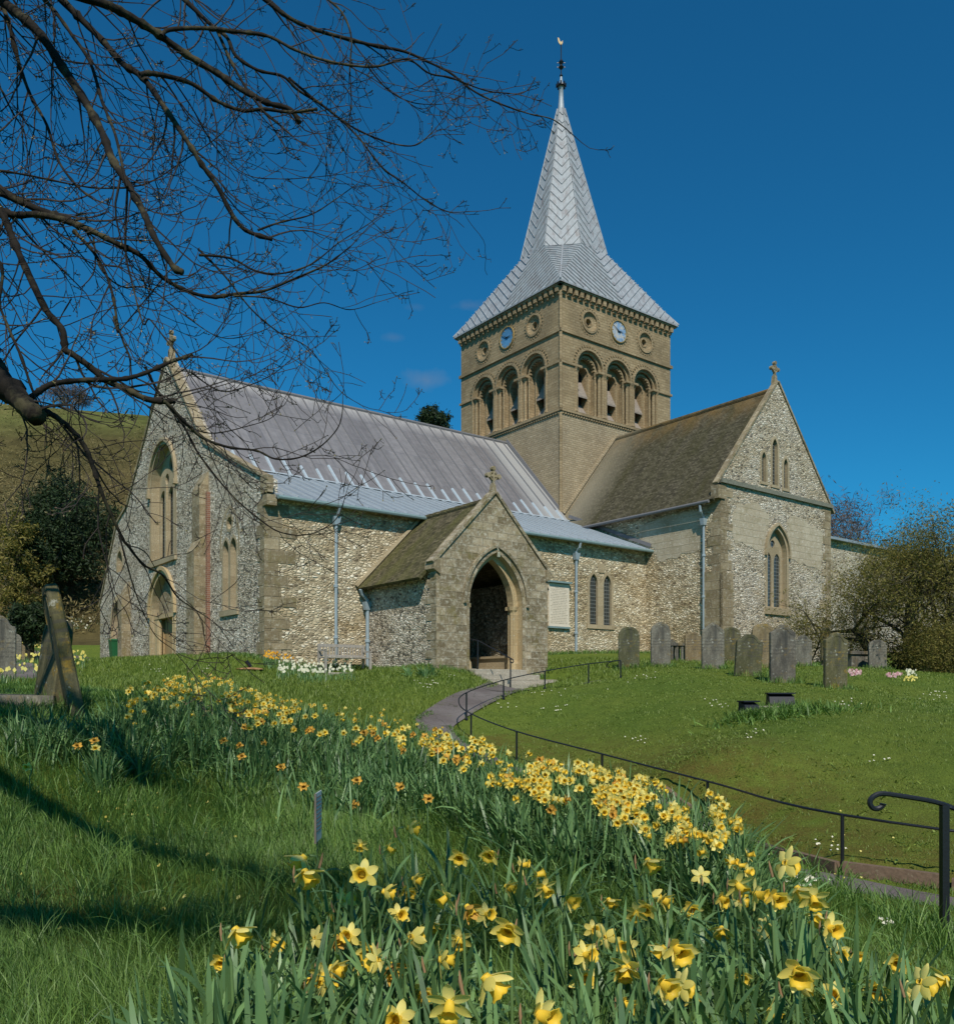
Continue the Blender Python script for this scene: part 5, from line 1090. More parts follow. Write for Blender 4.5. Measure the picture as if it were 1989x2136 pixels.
# long grass, camera side of the path
def crest(x): return np.interp(x, [-6, -3.3, -1.9, -.4, 1.1, 1.9, 3], [13, 12, 10.5, 9.2, 7.4, 6.2, 5])
x, y = scatter(275000, 1.5, 15, 1.25); k = (seg_side(x, y, KERB) < -.78) & (y < crest(x)+4.5); x, y = x[k], y[k]
g = clump(x, y, 2.3)*.6+clump(x, y, 6.1, 2)*.4; h = (.07+.17*g*RNG.uniform(.5, 1.2, len(x))); bare = np.exp(-(((x+2.6)/1.6)**2+((y-4.25)/.42)**2)); h *= (1-.72*bare)
h *= np.where(x > .9+.1*y, .38, 1)
far = np.clip(y/6, .55, 2.2)
gr = ribbons('grass', on_ground(x, y), h*np.clip(1.15-.02*y, .8, 1.1), .0042*far*RNG.uniform(.7, 1.3, len(x)), clump(x, y, 1.1, 5)*7+RNG.normal(0, 1.2, len(x)), RNG.uniform(.05, .5, len(x)), RNG.uniform(.2, 1.5, len(x)), 3, M['grass'])
tag(gr, kind='stuff')
# longer arching tufts in the rough grass
tc = 900; x, y = scatter(tc, 1.8, 10, 1.1); k = (seg_side(x, y, KERB) < -1.0) & (y < crest(x)+1); x, y = x[k], y[k]; x = np.repeat(x, 16)+RNG.normal(0, .035, len(x)*16); y = np.repeat(y, 16)+RNG.normal(0, .035, len(y)*16)
gr = ribbons('grass', on_ground(x, y), RNG.uniform(.12, .34, len(x)), .0055*np.clip(y/5, .7, 1.6), RNG.uniform(0, 6.28, len(x)), RNG.uniform(.05, .5, len(x)), RNG.uniform(.3, 2.0, len(x)), 5, M['grass']); tag(gr, kind='stuff')
# mown lawn and bank
x, y = scatter(210000, 5, 24, 1.15); s = seg_side(x, y, RAIL[:-1]); k = (s > .1) & in_view(x, y); x, y = x[k], y[k]
gr = ribbons('lawn_grass', on_ground(x, y), RNG.uniform(.015, .042, len(x))*(.6+1.5*clump(x, y, 1.7)*clump(x, y, 4.6, 2)*2), .006*np.clip(y/8, .8, 2.6), RNG.uniform(0, 6.28, len(x)), RNG.uniform(.2, .9, len(x)), RNG.uniform(.1, .9, len(x)), 2, M['lawn_blade'])
tag(gr, kind='stuff')
# rough grass on the mound, at wall feet and round the stones
x, y = scatter(150000, 15, 33, .9); lx, ly = W2L(x, y); inchurch = ((lx > XW-.1) & (ly > YA-.05)) | ((lx > XP0-.05) & (lx < XP1+.05) & (ly > YP-.05)) | ((lx > -.05) & (ly > YT-.05)); stepz = (lx > -13.4) & (lx < -10.1) & (ly > -11.6)
s = seg_side(x, y, RAIL); onpath = np.zeros(len(x), bool)
for line, wd in ((PATHC, .44), ([(.4, 23.8), (1.7, 24.8), (2.9, 25.2), (3.7, 25.5)], .5), ([tuple(L2W(XW-.2, 11.3).xy), tuple(L2W(XW-3.5, 9.8).xy), tuple(L2W(XW-7, 6.5).xy), (-11.5, 23)], 1.1)):
    onpath |= np.abs(seg_side(x, y, line)) < wd
k = ~inchurch & ~stepz & ~onpath & ~((s > 0) & (y < 24)) & in_view(x, y, .02); x, y = x[k], y[k]
mound = (s[k] < 0)
gr = ribbons('grass', on_ground(x, y), np.where(mound, RNG.uniform(.06, .17, len(x)), RNG.uniform(.03, .08, len(x))), .012*y/18, RNG.uniform(0, 6.28, len(x)), RNG.uniform(.1, .8, len(x)), RNG.uniform(.1, 1.1, len(x)), 2, M['lawn_blade'])
tag(gr, kind='stuff')
# tufts round stones, posts, walls
tx, ty = [], []
for o in [o for o in scene.objects if o.parent is None and o.name.split('.')[0] in ('gravestone', 'tomb_slab', 'floodlight', 'table_tomb', 'scroll_handrail', 'stone_plinth')]:
    n = 260; a = RNG.uniform(0, 6.28, n); rr_ = RNG.uniform(.18, .55, n); tx.append(o.location.x+np.cos(a)*rr_); ty.append(o.location.y-.05+np.sin(a)*rr_*.6)
for (x0, y0), (x1, y1) in (((XW-.1, 9), (XW-.1, YA-.1)), ((XW-.1, YA-.12), (XP0, YA-.12)), ((XP0-.1, YA), (XP0-.1, YP)), ((XP0, YP-.1), (-13.4, YP-.1)), ((-10.9, YP-.1), (XP1, YP-.1)), ((XP1, YA-.1), (0, YA-.1)), ((-.1, YA), (-.1, YT)), ((0, YT-.15), (TW_, YT-.15)), ((9, YA-.1), (24, YA-.1))):
    n = int(200*math.hypot(x1-x0, y1-y0)); t = RNG.random(n); jx, jy = RNG.normal(0, .12, n), -np.abs(RNG.normal(0, .14, n)); lx, ly = x0+(x1-x0)*t+(-np.abs(jx) if x0 == x1 else jx*0), y0+(y1-y0)*t+(jy if x0 != x1 else 0)
    tx.append(TX+CS*lx-SN*ly); ty.append(TY+SN*lx+CS*ly)
x, y = np.concatenate(tx), np.concatenate(ty)
gr = ribbons('grass', on_ground(x, y), RNG.uniform(.08, .24, len(x)), .010*np.clip(y/18, .5, 2), RNG.uniform(0, 6.28, len(x)), RNG.uniform(.05, .6, len(x)), RNG.uniform(.2, 1.2, len(x)), 3, M['grass'])
tag(gr, kind='stuff')
# rosettes of dandelion and plantain leaves on the bank, shrubby weeds by the floodlights
x, y = scatter(14000, 6, 15); s = seg_side(x, y, KERB); k = (s > .1) & (s < 2.4) & (clump(x, y, 4.0, 1) > .58); x, y = x[k], y[k]
gr = ribbons('bank_weeds', on_ground(x, y, 0), RNG.uniform(.03, .09, len(x)), RNG.uniform(.015, .03, len(x)), RNG.uniform(0, 6.28, len(x)), RNG.uniform(.8, 1.4, len(x)), RNG.uniform(0, .6, len(x)), 2, M['lawn_blade']); tag(gr, kind='stuff')
x = RNG.normal((1640-CX)/F*15.4, .55, 2600); y = RNG.normal(15.5, .3, 2600)
x[:900] = RNG.normal((1580-CX)/F*15.6, .16, 900); y[:900] = RNG.normal(15.7, .1, 900)
gr = ribbons('low_weeds', on_ground(x, y), RNG.uniform(.05, .26, len(x)), RNG.uniform(.01, .03, len(x)), RNG.uniform(0, 6.28, len(x)), RNG.uniform(.2, 1.2, len(x)), RNG.uniform(0, .8, len(x)), 3, M['grass']); tag(gr, kind='stuff')
# ------------------------------------------------------------------ daffodils
def leaves(name, x, y, Lr, wr, S=6, th=(.02, .5), bd=(.1, 1.5), azm=None):
    n = len(x); az = RNG.uniform(0, 6.28, n) if azm is None else azm
    o = ribbons(name, on_ground(x, y, -.02), RNG.uniform(*Lr, n), RNG.uniform(*wr, n), az, RNG.uniform(*th, n), RNG.uniform(*bd, n)**1.4, S, M['strap'], 1.3, .5); tag(o, kind='stuff'); return o
def petal_geo(mb, L, W, mats, tilt, nseg=4, phase=0, cup=.15, ragged=0.0, rnd=None):
    for k in range(6):
        a = phase+k*math.pi/3; ca, sa = math.cos(a), math.sin(a); lay = .0015*(k % 2); tl = tilt+(rnd.uniform(-.25, .25) if rnd else 0)+ragged*(rnd.uniform(-1, 1) if rnd else 0)
        rows = []
        for i in range(nseg+1):
            t = i/nseg; r = .004+L*t; w = W*math.sin(math.pi*min(.97, (t*.86+.1)))**.75*(1 if i < nseg else .12); y = lay+math.sin(tl)*r*1.0+cup*L*t*t
            row = []
            for s in (-1, 0, 1):
                rr = r*math.cos(tl); px_, pz_ = rr*ca-s*w/2*sa, rr*sa+s*w/2*ca; row.append((px_, -(y+(.0035 if s else 0)), pz_))
            rows.append(row)
        i0 = len(mb.v)
        for row in rows: mb.v += row
        for i in range(nseg):
            for s in range(2): a_, b_ = i0+i*3+s, i0+i*3+s+1; mb.f.append((a_, b_, b_+3, a_+3)); mb.m.append(mats)
def trumpet_geo(mb, s, n, mi, frill=.12):
    prof = [(.006, -.001), (.0085, .010), (.0095, .020), (.0115, .027), (.0155, .031), (.0165, .0305)]
    i0 = len(mb.v)
    for j, (r, y) in enumerate(prof):
        for k in range(n):
            a = 2*math.pi*k/n; q = 1+(frill*math.sin(k*2.4+1)*(j >= 4)); mb.v.append((r*q*s*math.cos(a), -(y*s+(.002*math.sin(k*2.9) if j >= 4 else 0)), r*q*s*math.sin(a)))
    for j in range(len(prof)-1):
        for k in range(n): a, b = i0+j*n+k, i0+j*n+(k+1) % n; mb.f.append((a, b, b+n, a+n)); mb.m.append(mi)
    c = len(mb.v); mb.v.append((0, -.006*s, 0))
    for k in range(n): mb.f.append((c, i0+n+k, i0+n+(k+1) % n)); mb.m.append(mi)
def stem_pts(h):  # flower faces -Y; stem base at origin
    return [(0, .0, -h), (.004, .004, -h*.6), (0, .01, -h*.2), (0, .026, -.05), (0, .034, -.022), (0, .028, -.004), (0, .012, 0)]
def pitch(v, a, c=(0, 0, 0)): return [(x, y*math.cos(a)-z*math.sin(a), y*math.sin(a)+z*math.cos(a)) for x, y, z in v]
near_protos = []
rp_ = random.Random(4)
for vi in range(6):
    hgt = .40; pa = (.05, .3, .55, .8, -.2, .75)[vi]; wl = vi == 5
    t = bpy.data.objects.new('daffodil', None)
    pm = MB(); petal_geo(pm, .043, .024, 0, (.15, .4, -.1, .55, -.2, .9)[vi], 6, rp_.uniform(0, 1), .12, .3 if not wl else .8, rp_); pm.v = [(x, y, z+hgt) for x, y, z in pitch(pm.v, pa)]
    tm_ = MB(); trumpet_geo(tm_, (1.3, 1.35, 1.2, 1.35, 1.25, 1.2)[vi], 18, 0); tm_.v = [(x, y, z+hgt) for x, y, z in pitch(tm_.v, pa)]
    sm_ = MB(); sm_.tube([(x, y, z+hgt) for x, y, z in stem_pts(hgt)], [.0042]*4+[.003, .003, .0055], 7)
    sh = MB(); sh.tube([(0, .036, hgt-.034), (.002, .042, hgt-.012), (.005, .044, hgt+.006)], [.0032, .0038, .0008], 5)
    near_protos.append((t, [('petals', pm, M['wilted'] if wl else M['petal']), ('trumpet', tm_, M['trumpet']), ('stem', sm_, M['stem']), ('spathe', sh, M['spathe'])]))
proto_mesh = []
for t, ps in near_protos:
    L = []
    for nm, m_, mt in ps:
        me = bpy.data.meshes.new(nm); me.from_pydata(m_.v, [], m_.f); me.materials.append(mt); me.polygons.foreach_set('use_smooth', [True]*len(m_.f)); me.update(); L.append((nm, me))
    proto_mesh.append(L)
NEAR = [(592, 1662, 60), (590, 1690, 66), (705, 1698, 52), (742, 1730, 46), (665, 1748, 42), (790, 1606, 42), (752, 1645, 36), (893, 1660, 40), (955, 1655, 38), (1012, 1680, 34), (1038, 1700, 40), (455, 1802, 66), (527, 1832, 44), (430, 1862, 40), (735, 1862, 56), (700, 1872, 40), (868, 1740, 50), (905, 1758, 56), (943, 1775, 44), (990, 1798, 62), (890, 1822, 46), (940, 1895, 82), (873, 1945, 84), (1042, 1968, 82), (775, 1978, 66), (1255, 1668, 48), (1100, 1742, 44), (1055, 1722, 40), (1312, 1838, 66), (1282, 1905, 66), (1318, 1912, 60), (1345, 1935, 44), (1548, 1880, 72), (1608, 1800, 52), (1590, 1775, 46), (1522, 1674, 56), (1430, 1716, 52), (1462, 1735, 50), (1503, 1738, 52), (1545, 1722, 54), (1578, 1742, 50), (1742, 1862, 44), (1783, 1905, 70), (1770, 1935, 52), (1838, 1900, 56), (1172, 1820, 42), (1215, 1838, 44), (1150, 1805, 34), (1398, 1742, 40), (1360, 1700, 36), (1660, 1850, 34), (1440, 1890, 40), (640, 1775, 40), (610, 1820, 44), (800, 1705, 38), (835, 1790, 40), (1180, 1745, 38), (1235, 1770, 42), (1400, 1800, 46), (1480, 1800, 44), (1700, 1915, 48), (1620, 1930, 50), (1130, 1900, 50), (820, 1920, 54), (600, 1900, 46), (1490, 1960, 60), (1210, 1945, 56), (700, 1640, 30), (980, 1720, 38), (1340, 1760, 38)]
_rn = random.Random(77)
for _k in range(24): _x = _rn.uniform(520, 1900); _t = np.interp(_x, [520, 640, 1000, 1250, 1500, 1700, 1900], [1880, 1730, 1690, 1720, 1730, 1830, 1930]); _q = _rn.random(); NEAR.append((_x, float(_t)+_q*190, 36+_q*24))
NEAR.sort()
ordn = lambda k: f'{k}{"th" if 10 <= k % 100 <= 20 else {1: "st", 2: "nd", 3: "rd"}.get(k % 10, "th")}'
word = 'first second third fourth fifth sixth seventh eighth ninth tenth eleventh twelfth thirteenth fourteenth fifteenth sixteenth seventeenth eighteenth nineteenth twentieth'.split()
tens = {2: 'twenty', 3: 'thirty', 4: 'forty', 5: 'fifty', 6: 'sixty', 7: 'seventy', 8: 'eighty', 9: 'ninety'}
def wordn(k):
    if k <= 20: return word[k-1]
    return tens[k//10][:-1]+'ieth' if k % 10 == 0 else tens[k//10]+'-'+word[k % 10-1]
lx_, ly_ = [], []
for i, (px, py, size) in enumerate(NEAR):
    px, py = px*1.0746, py*1.0746; size *= 1.0746; d = .082*F/size; X, Z = (px-CX)/F*d, (HY-py)/F*d; zg = h1(X, d); need = Z-zg
    while need < .2 and d > 1.6: d *= .97; X, Z = (px-CX)/F*d, (HY-py)/F*d; zg = h1(X, d); need = Z-zg
    while need > .45 and d < 5: d *= 1.02; X, Z = (px-CX)/F*d, (HY-py)/F*d; zg = h1(X, d); need = Z-zg
    v = 5 if i in (6, 12, 22, 36) else rp_.choice((0, 1, 2, 3, 4, 1, 2)); s = min(1.25, max(.75, need/.40))
    yaw = rp_.gauss(.5, 1.0); kind = ('wilted orange' if v == 5 else 'yellow')
    o = thing('daffodil', f'{"wilted orange" if v == 5 else "large yellow"} daffodil in the near clump, {wordn(i+1)} along from the marker side', 'daffodil', (X, d, Z-.40*s), yaw, 'daffodils of the near clump'); fs_ = rp_.uniform(.92, 1.08)*size*d/F/.076
    o.scale = (fs_, fs_, s)
    for nm, me in proto_mesh[v]:
        c = bpy.data.objects.new(nm, me); COL.objects.link(c); c.parent = o
        if nm != 'stem':                    # keep the flower itself undistorted by the stem's stretch
            c.scale = (1, 1, fs_/s); c.location = (0, 0, .40*(1-fs_/s))
    for k in range(7 if d < 2.6 else 4): lx_.append(X+rp_.gauss(0, .10)); ly_.append(d+rp_.gauss(0, .10))
# more leaves over the clump: a broad wedge that fills the bottom of the frame
NEARC = (RNG.uniform(300, 2050, 210), RNG.random(210))
# the long band beyond
def band_top(px): return np.interp(px, [240, 280, 360, 450, 520, 600, 690, 790, 880, 970, 1075, 1180, 1290, 1390, 1490, 1530, 1560], [1450, 1425, 1405, 1400, 1425, 1450, 1465, 1470, 1500, 1515, 1560, 1580, 1600, 1620, 1650, 1700, 1740])
small = []
for vi in range(10):
    m_ = MB(); wl = vi >= 8; petal_geo(m_, .037, .026, 0, rp_.uniform(-.1, .5), 3, rp_.uniform(0, 1), .1, .2, rp_); trumpet_geo(m_, 1.15, 8, 1)
    pa = rp_.uniform(-.3, .5); m_.v = [(a, b, c+.38) for a, b, c in pitch(m_.v, pa)]; m_.tube([(a, b, c+.38) for a, b, c in stem_pts(.38)], .0038, 5, m=2)
    me = bpy.data.meshes.new('daffodil'); me.from_pydata(m_.v, [], m_.f)
    for mt in ((M['wilted'], M['wilted'], M['stem']) if wl else (M['petal'], M['trumpet'], M['stem'])): me.materials.append(mt)
    me.polygons.foreach_set('material_index', m_.m); me.polygons.foreach_set('use_smooth', [True]*len(m_.f)); me.update(); small.append(me)
nb = 0
cl = [(rp_.uniform(265, 1540), rp_.random()) for _ in range(72)]
extra = MB()
while nb < 570:
    if nb < 60 or nb > 520: px = rp_.uniform(262, 620); off = abs(rp_.gauss(0, 34))
    else:
        c = rp_.choice(cl); px = c[0]+rp_.gauss(0, 27); off = abs(c[1]**1.6*(70+max(0, (px-1000))*.14)+rp_.gauss(0, 16))
    if px > 1560 or px < 255: continue
    if 560 < px < 700 and off > 70: continue
    py = float(band_top(px))+6+off; d = hit(px, py, .36, 3, 22)
    if d is None: continue
    X = (px-CX)/F*d; zg = h1(X, d); Z = (HY-py)/F*d; s = (Z-zg)/.38
    if s < .6 or seg_side(np.array([X]), np.array([d]), KERB)[0] > -.8: continue
    orange = rp_.random() < (.22 if off > 45 and 520 < px < 1000 else .05)
    me = small[rp_.randrange(8, 10)] if orange else small[rp_.randrange(0, 8)]
    if nb >= 190:                        # past the count of single daffodils: the rest in one mesh
        mtx = Matrix.Translation((X, d, zg)) @ Matrix.Rotation(rp_.gauss(.35, 1.1), 4, 'Z') @ Matrix.Diagonal((1, 1, s, 1)); b0 = len(extra.v); extra.v += [tuple(mtx @ v.co) for v in me.vertices]; extra.f += [tuple(b0+i for i in p.vertices) for p in me.polygons]
        ofs = 3 if orange else 0; extra.m += [ofs+p.material_index for p in me.polygons]; nb += 1; continue
    o = bpy.data.objects.new('daffodil', me); COL.objects.link(o); o.location = (X, d, zg); o.rotation_euler = (rp_.uniform(-.1, .1), rp_.uniform(-.12, .12), rp_.gauss(.35, 1.1)); f_ = rp_.uniform(.85, 1.12); o.scale = (f_, f_, s)
    tag(o, 'small wilted orange daffodil in the long band between grass and path' if orange else 'small yellow daffodil in the long band between grass and path', 'daffodil', 'wilted daffodils of the long band' if orange else 'yellow daffodils of the long band'); nb += 1
o = extra.obj('daffodil_blooms', [M['petal'], M['trumpet'], M['stem'], M['wilted'], M['wilted'], M['stem']], None, True, False); tag(o, kind='stuff')
def clumps(name, px, py, off, per, Lr, wr, S, rad=.07, lim=-.8, d0=2.0, d1=26):
    d, ok = hits(px, py, np.full(len(px), off), d0, d1); x = ((px-CX)/F*d)[ok]; y = d[ok]; k = seg_side(x, y, KERB) < lim; x, y = x[k], y[k]
    vig = RNG.uniform(.75, 1.12, len(x)); vig = np.repeat(vig, per); az = RNG.uniform(0, 6.28, len(vig)); rr = np.abs(RNG.normal(0, rad, len(vig)))
    bx, by = np.repeat(x, per)+np.cos(az)*rr, np.repeat(y, per)+np.sin(az)*rr; th = np.clip(.04+rr*4.5+RNG.normal(0, .1, len(vig)), .0, .9)
    o = ribbons(name, on_ground(bx, by, -.02), RNG.uniform(*Lr, len(vig))*vig, RNG.uniform(*wr, len(vig)), az+RNG.normal(0, .35, len(vig)), th, RNG.uniform(.05, 1.35, len(vig))**1.6*1.3, S, M['strap'], 1.3, .45); tag(o, kind='stuff'); return o
n = 560; px = RNG.uniform(205, 1590, n); dn_ = RNG.random(n)
hgt_ = np.interp(px, [200, 520, 700, 900, 1200, 1500, 1600], [110, 150, 100, 120, 150, 140, 60]); py = band_top(px)+16+dn_*hgt_; gap = (px > 560) & (px < 650) & (dn_ > .45)
clumps('daffodil_leaves', px[~gap], py[~gap], .30, 17, (.28, .46), (.012, .02), 6)
pxn, q_ = NEARC; top = np.interp(pxn, [250, 420, 560, 640, 760, 1000, 1250, 1400, 1500, 1700, 1850, 2050], [2090, 2000, 1900, 1790, 1760, 1740, 1790, 1830, 1780, 1860, 1990, 2040]); pyn = top+50+(2500-top)*q_**1.35
clumps('daffodil_leaves', pxn, pyn, .26, 11, (.27, .46), (.014, .0245), 9, .05, -.8, 1.25, 9)
leaves('daffodil_leaves', np.array(lx_), np.array(ly_), (.26, .42), (.013, .022), 8, (.02, .5), (.1, 1.7))
# grass creeping over the path edges
ex, ey = [], []
for side, line, wds in ((-1, PATHC, .4), (1, PATHC, .4)):
    for (ax, ay), (bx, by) in zip(line[:-1], line[1:]):
        L = math.hypot(bx-ax, by-ay); n = int(L*420); t = RNG.random(n); nx_, ny_ = -(by-ay)/L, (bx-ax)/L; off = side*(wds-.02+RNG.normal(0, .06, n)+.05*np.sin(t*L*5)); ex.append(ax+(bx-ax)*t+nx_*off); ey.append(ay+(by-ay)*t+ny_*off)
x, y = np.concatenate(ex), np.concatenate(ey); k = (y < 25.0) & (seg_side(x, y, KERB) < -.05)
x, y = x[k], y[k]; gr = ribbons('grass', on_ground(x, y), RNG.uniform(.04, .13, len(x)), .007*np.clip(y/10, .7, 2.2), RNG.uniform(0, 6.28, len(x)), RNG.uniform(.1, .9, len(x)), RNG.uniform(.1, 1.1, len(x)), 3, M['grass']); tag(gr, kind='stuff')
clumps('daffodil_leaves', RNG.uniform(845, 905, 9), RNG.uniform(1392, 1402, 9), .2, 16, (.25, .4), (.02, .03), 5, .1, 9, 15, 32)
# left clump in shade, scattered clumps
px = np.concatenate([RNG.normal(560, 60, 700), RNG.normal(170, 80, 420), RNG.uniform(20, 320, 500), RNG.normal(760, 60, 500)]); py = np.concatenate([RNG.normal(1600, 30, 700), RNG.normal(1590, 14, 420), RNG.uniform(1540, 1600, 500), RNG.normal(1690, 22, 500)])
d, ok = hits(px, py, np.zeros(len(px)), 3, 20); x = ((px-CX)/F*d)[ok]; y = d[ok]; leaves('daffodil_leaves', x, y, (.25, .42), (.011, .018), 6, (.02, .45), (.1, 1.6))
for (px, py, org) in ((163, 1556, 1), (197, 1545, 1), (200, 1560, 0), (465, 1545, 1), (497, 1555, 1), (503, 1578, 1), (587, 1600, 1), (632, 1640, 1), (735, 1678, 1), (832, 1640, 1), (892, 1665, 1), (745, 1628, 1), (285, 1510, 0), (60, 1600, 0)):
    d = hit(px, py, .33, 3, 20)
    if d is None: continue
    X = (px-CX)/F*d; zg = h1(X, d); o = bpy.data.objects.new('daffodil', small[8+(px % 2)] if org else small[px % 8]); COL.objects.link(o); o.location = (X, d, zg); o.rotation_euler = (0, 0, rp_.gauss(.3, .6)); o.scale = (1.05, 1.05, ((HY-py)/F*d-zg)/.38)
    tag(o, 'lone wilted orange daffodil in the long grass short of the band' if org else 'lone yellow daffodil in the long grass short of the band', 'daffodil', 'lone wilted daffodils' if org else 'lone yellow daffodils')
# distant drifts of flowers: uncountable specks
def drift(name, pxs, pys, mt, n, hgt=.3, size=.035, d1=48, leaf=True):
    px = RNG.uniform(*pxs, n); py = RNG.uniform(*pys, n); d, ok = hits(px, py, np.full(n, hgt), 8, d1); x = ((px-CX)/F*d)[ok]; y = d[ok]; z = ((HY-py)/F*d)[ok]; m = len(x)
    v = []
    for k in range(3):
        a = RNG.uniform(0, 6.28, m); b = RNG.uniform(-.8, .8, m); u = np.stack([np.cos(a)*np.cos(b), np.sin(a)*np.cos(b)*.5, np.sin(b)], 1)*size; w_ = np.stack([-np.sin(b)*np.cos(a), np.zeros(m), np.cos(b)], 1)*size; c = np.stack([x, y, z], 1)+RNG.normal(0, size*.3, (m, 3)); v.append(np.stack([c-u, c-w_, c+u, c+w_], 1))
    v = np.concatenate(v).reshape(-1, 3); o = np_mesh(name, v, np.arange(len(v)), 4, mt); tag(o, kind='stuff')
    if leaf:
        q = np.repeat(np.stack([x, y], 1), 5, 0)+RNG.normal(0, .07, (m*5, 2)); o = ribbons('drift_leaves', on_ground(q[:, 0], q[:, 1]), RNG.uniform(.15, .32, len(q)), np.full(len(q), .02), RNG.uniform(0, 6.28, len(q)), RNG.uniform(0, .4, len(q)), RNG.uniform(0, 1, len(q)), 3, M['strap']); tag(o, kind='stuff')
drift('daffodil_drift', (-10, 90), (1325, 1368), M['petal'], 130, size=.05)
drift('daffodil_drift', (-10, 95), (1370, 1400), M['petal'], 25, size=.045)
drift('daffodil_drift', (125, 178), (1355, 1385), M['petal'], 34, size=.045)
drift('narcissus_drift', (70, 205), (1285, 1312), M['white_petal'], 60, size=.07, d1=80)
drift('daffodil_drift', (550, 612), (1357, 1374), M['orange_petal'], 60, .38, .032)
drift('narcissus_bed', (580, 680), (1372, 1402), M['white_petal'], 75, .3, .04); drift('narcissus_bed', (670, 735), (1352, 1378), M['white_petal'], 90, .42, .04); drift('narcissus_bed', (620, 735), (1372, 1400), M['white_petal'], 60, .3, .04)
drift('grave_flowers', (1770, 1795), (1396, 1408), M['pink_petal'], 26, .2, .04, leaf=False); drift('grave_flowers', (1850, 1880), (1404, 1411), M['pink_petal'], 22, .1, .04, leaf=False); drift('grave_flowers', (1885, 1915), (1410, 1420), M['petal'], 22, .08, .03, leaf=False); drift('grave_flowers', (1890, 1910), (1396, 1408), M['white_petal'], 30, .1, .03, leaf=False)
# daisies and celandines, tiny
def specks(name, px, py, mt, size, jit=True):
    d, ok = hits(px, py, np.full(len(px), .03), 2, 34); x = ((px-CX)/F*d)[ok]; y = d[ok]; k = (np.abs(seg_side(x, y, RAIL[:-1])) > .1); x, y = x[k], y[k]; z = H(x, y)+.045; a = np.arange(7)*2*math.pi/7; s = size*(1+.03*y)
    v = np.stack([x[:, None]+np.cos(a)*s[:, None], y[:, None]+np.sin(a)*s[:, None], z[:, None]+RNG.uniform(-.006, .006, (len(x), 7))+np.sin(a)*s[:, None]*.5], -1); o = np_mesh(name, v.reshape(-1, 3), np.arange(len(x)*7), 7, mt); tag(o, kind='stuff')
cx_ = np.array([(1050, 1475), (1150, 1445), (1155, 1480), (1330, 1545), (1560, 1530), (1500, 1470), (1760, 1470), (1950, 1450), (1960, 1455), (1830, 1590), (1320, 1418), (1350, 1415), (1240, 1440), (880, 1420), (940, 1415), (900, 1430), (330, 1400), (420, 1395), (1735, 1790), (1720, 1765), (1650, 1840), (1665, 1850), (1690, 1835), (1560, 1790), (1850, 1930)])
ii = RNG.integers(0, len(cx_), 190); specks('daisies', cx_[ii, 0]+RNG.normal(0, 16, 190), cx_[ii, 1]+RNG.normal(0, 5, 190), M['white_petal'], .010)
specks('celandines', np.concatenate([RNG.uniform(20, 640, 34), RNG.normal(270, 25, 10), RNG.uniform(1540, 1900, 9)]), np.concatenate([RNG.uniform(1650, 1960, 34), RNG.normal(1700, 8, 10), RNG.uniform(1700, 1840, 9)]), M['petal'], .009)
# ------------------------------------------------------------------ trees and shrubs behind
def grow(mb, tips, p, d, L, r, lev, rnd, spread=.55, n=4, ratio=.72, up=.05, minlev=0, droop=0.0):
    pts, rad = [p.copy()], [r]; k = 4
    for i in range(k):
        d = (d+Vector((rnd.gauss(0, .1), rnd.gauss(0, .1), rnd.gauss(0, .08)+up-droop))).normalized(); p = p+d*L/k; pts.append(p.copy()); rad.append(r*(1-.4*(i+1)/k))
    mb.tube(pts, rad, 7 if r > .05 else 4 if r > .012 else 3, cap=False)
    if lev <= 2: tips.append((pts[-1], d, L)); tips.append((pts[2], d, L))
    if lev == 0: return
    for j in range(n):
        ax = d.orthogonal().normalized(); ax.rotate(Matrix.Rotation(rnd.uniform(0, 6.28), 3, d)); q = pts[rnd.randrange(2, 5)]
        grow(mb, tips, q.copy(), (d*(1-spread*.4)+ax*spread*rnd.uniform(.7, 1.5)).normalized(), L*ratio*rnd.uniform(.75, 1.15), rad[-1]*.66, lev-1, rnd, spread, n, ratio, up, minlev, droop)
def leafcloud(name, pts, n_per, spreadr, size, mt, parent, aspect=1.6):
    c = np.repeat(np.array([tuple(p) for p in pts]), n_per, 0); c = c+RNG.normal(0, spreadr, c.shape); m = len(c)
    a = RNG.normal(0, 1, (m, 3)); a /= np.linalg.norm(a, axis=1)[:, None]; b = RNG.normal(0, 1, (m, 3)); b -= (b*a).sum(1)[:, None]*a; b /= np.linalg.norm(b, axis=1)[:, None]; s = (size*RNG.uniform(.6, 1.4, m))[:, None]
    v = np.stack([c-a*s*aspect, c-b*s*.5, c+a*s*aspect, c+b*s*.5], 1).reshape(-1, 3); o = np_mesh(name, v, np.arange(len(v)), 4, mt, parent); return o
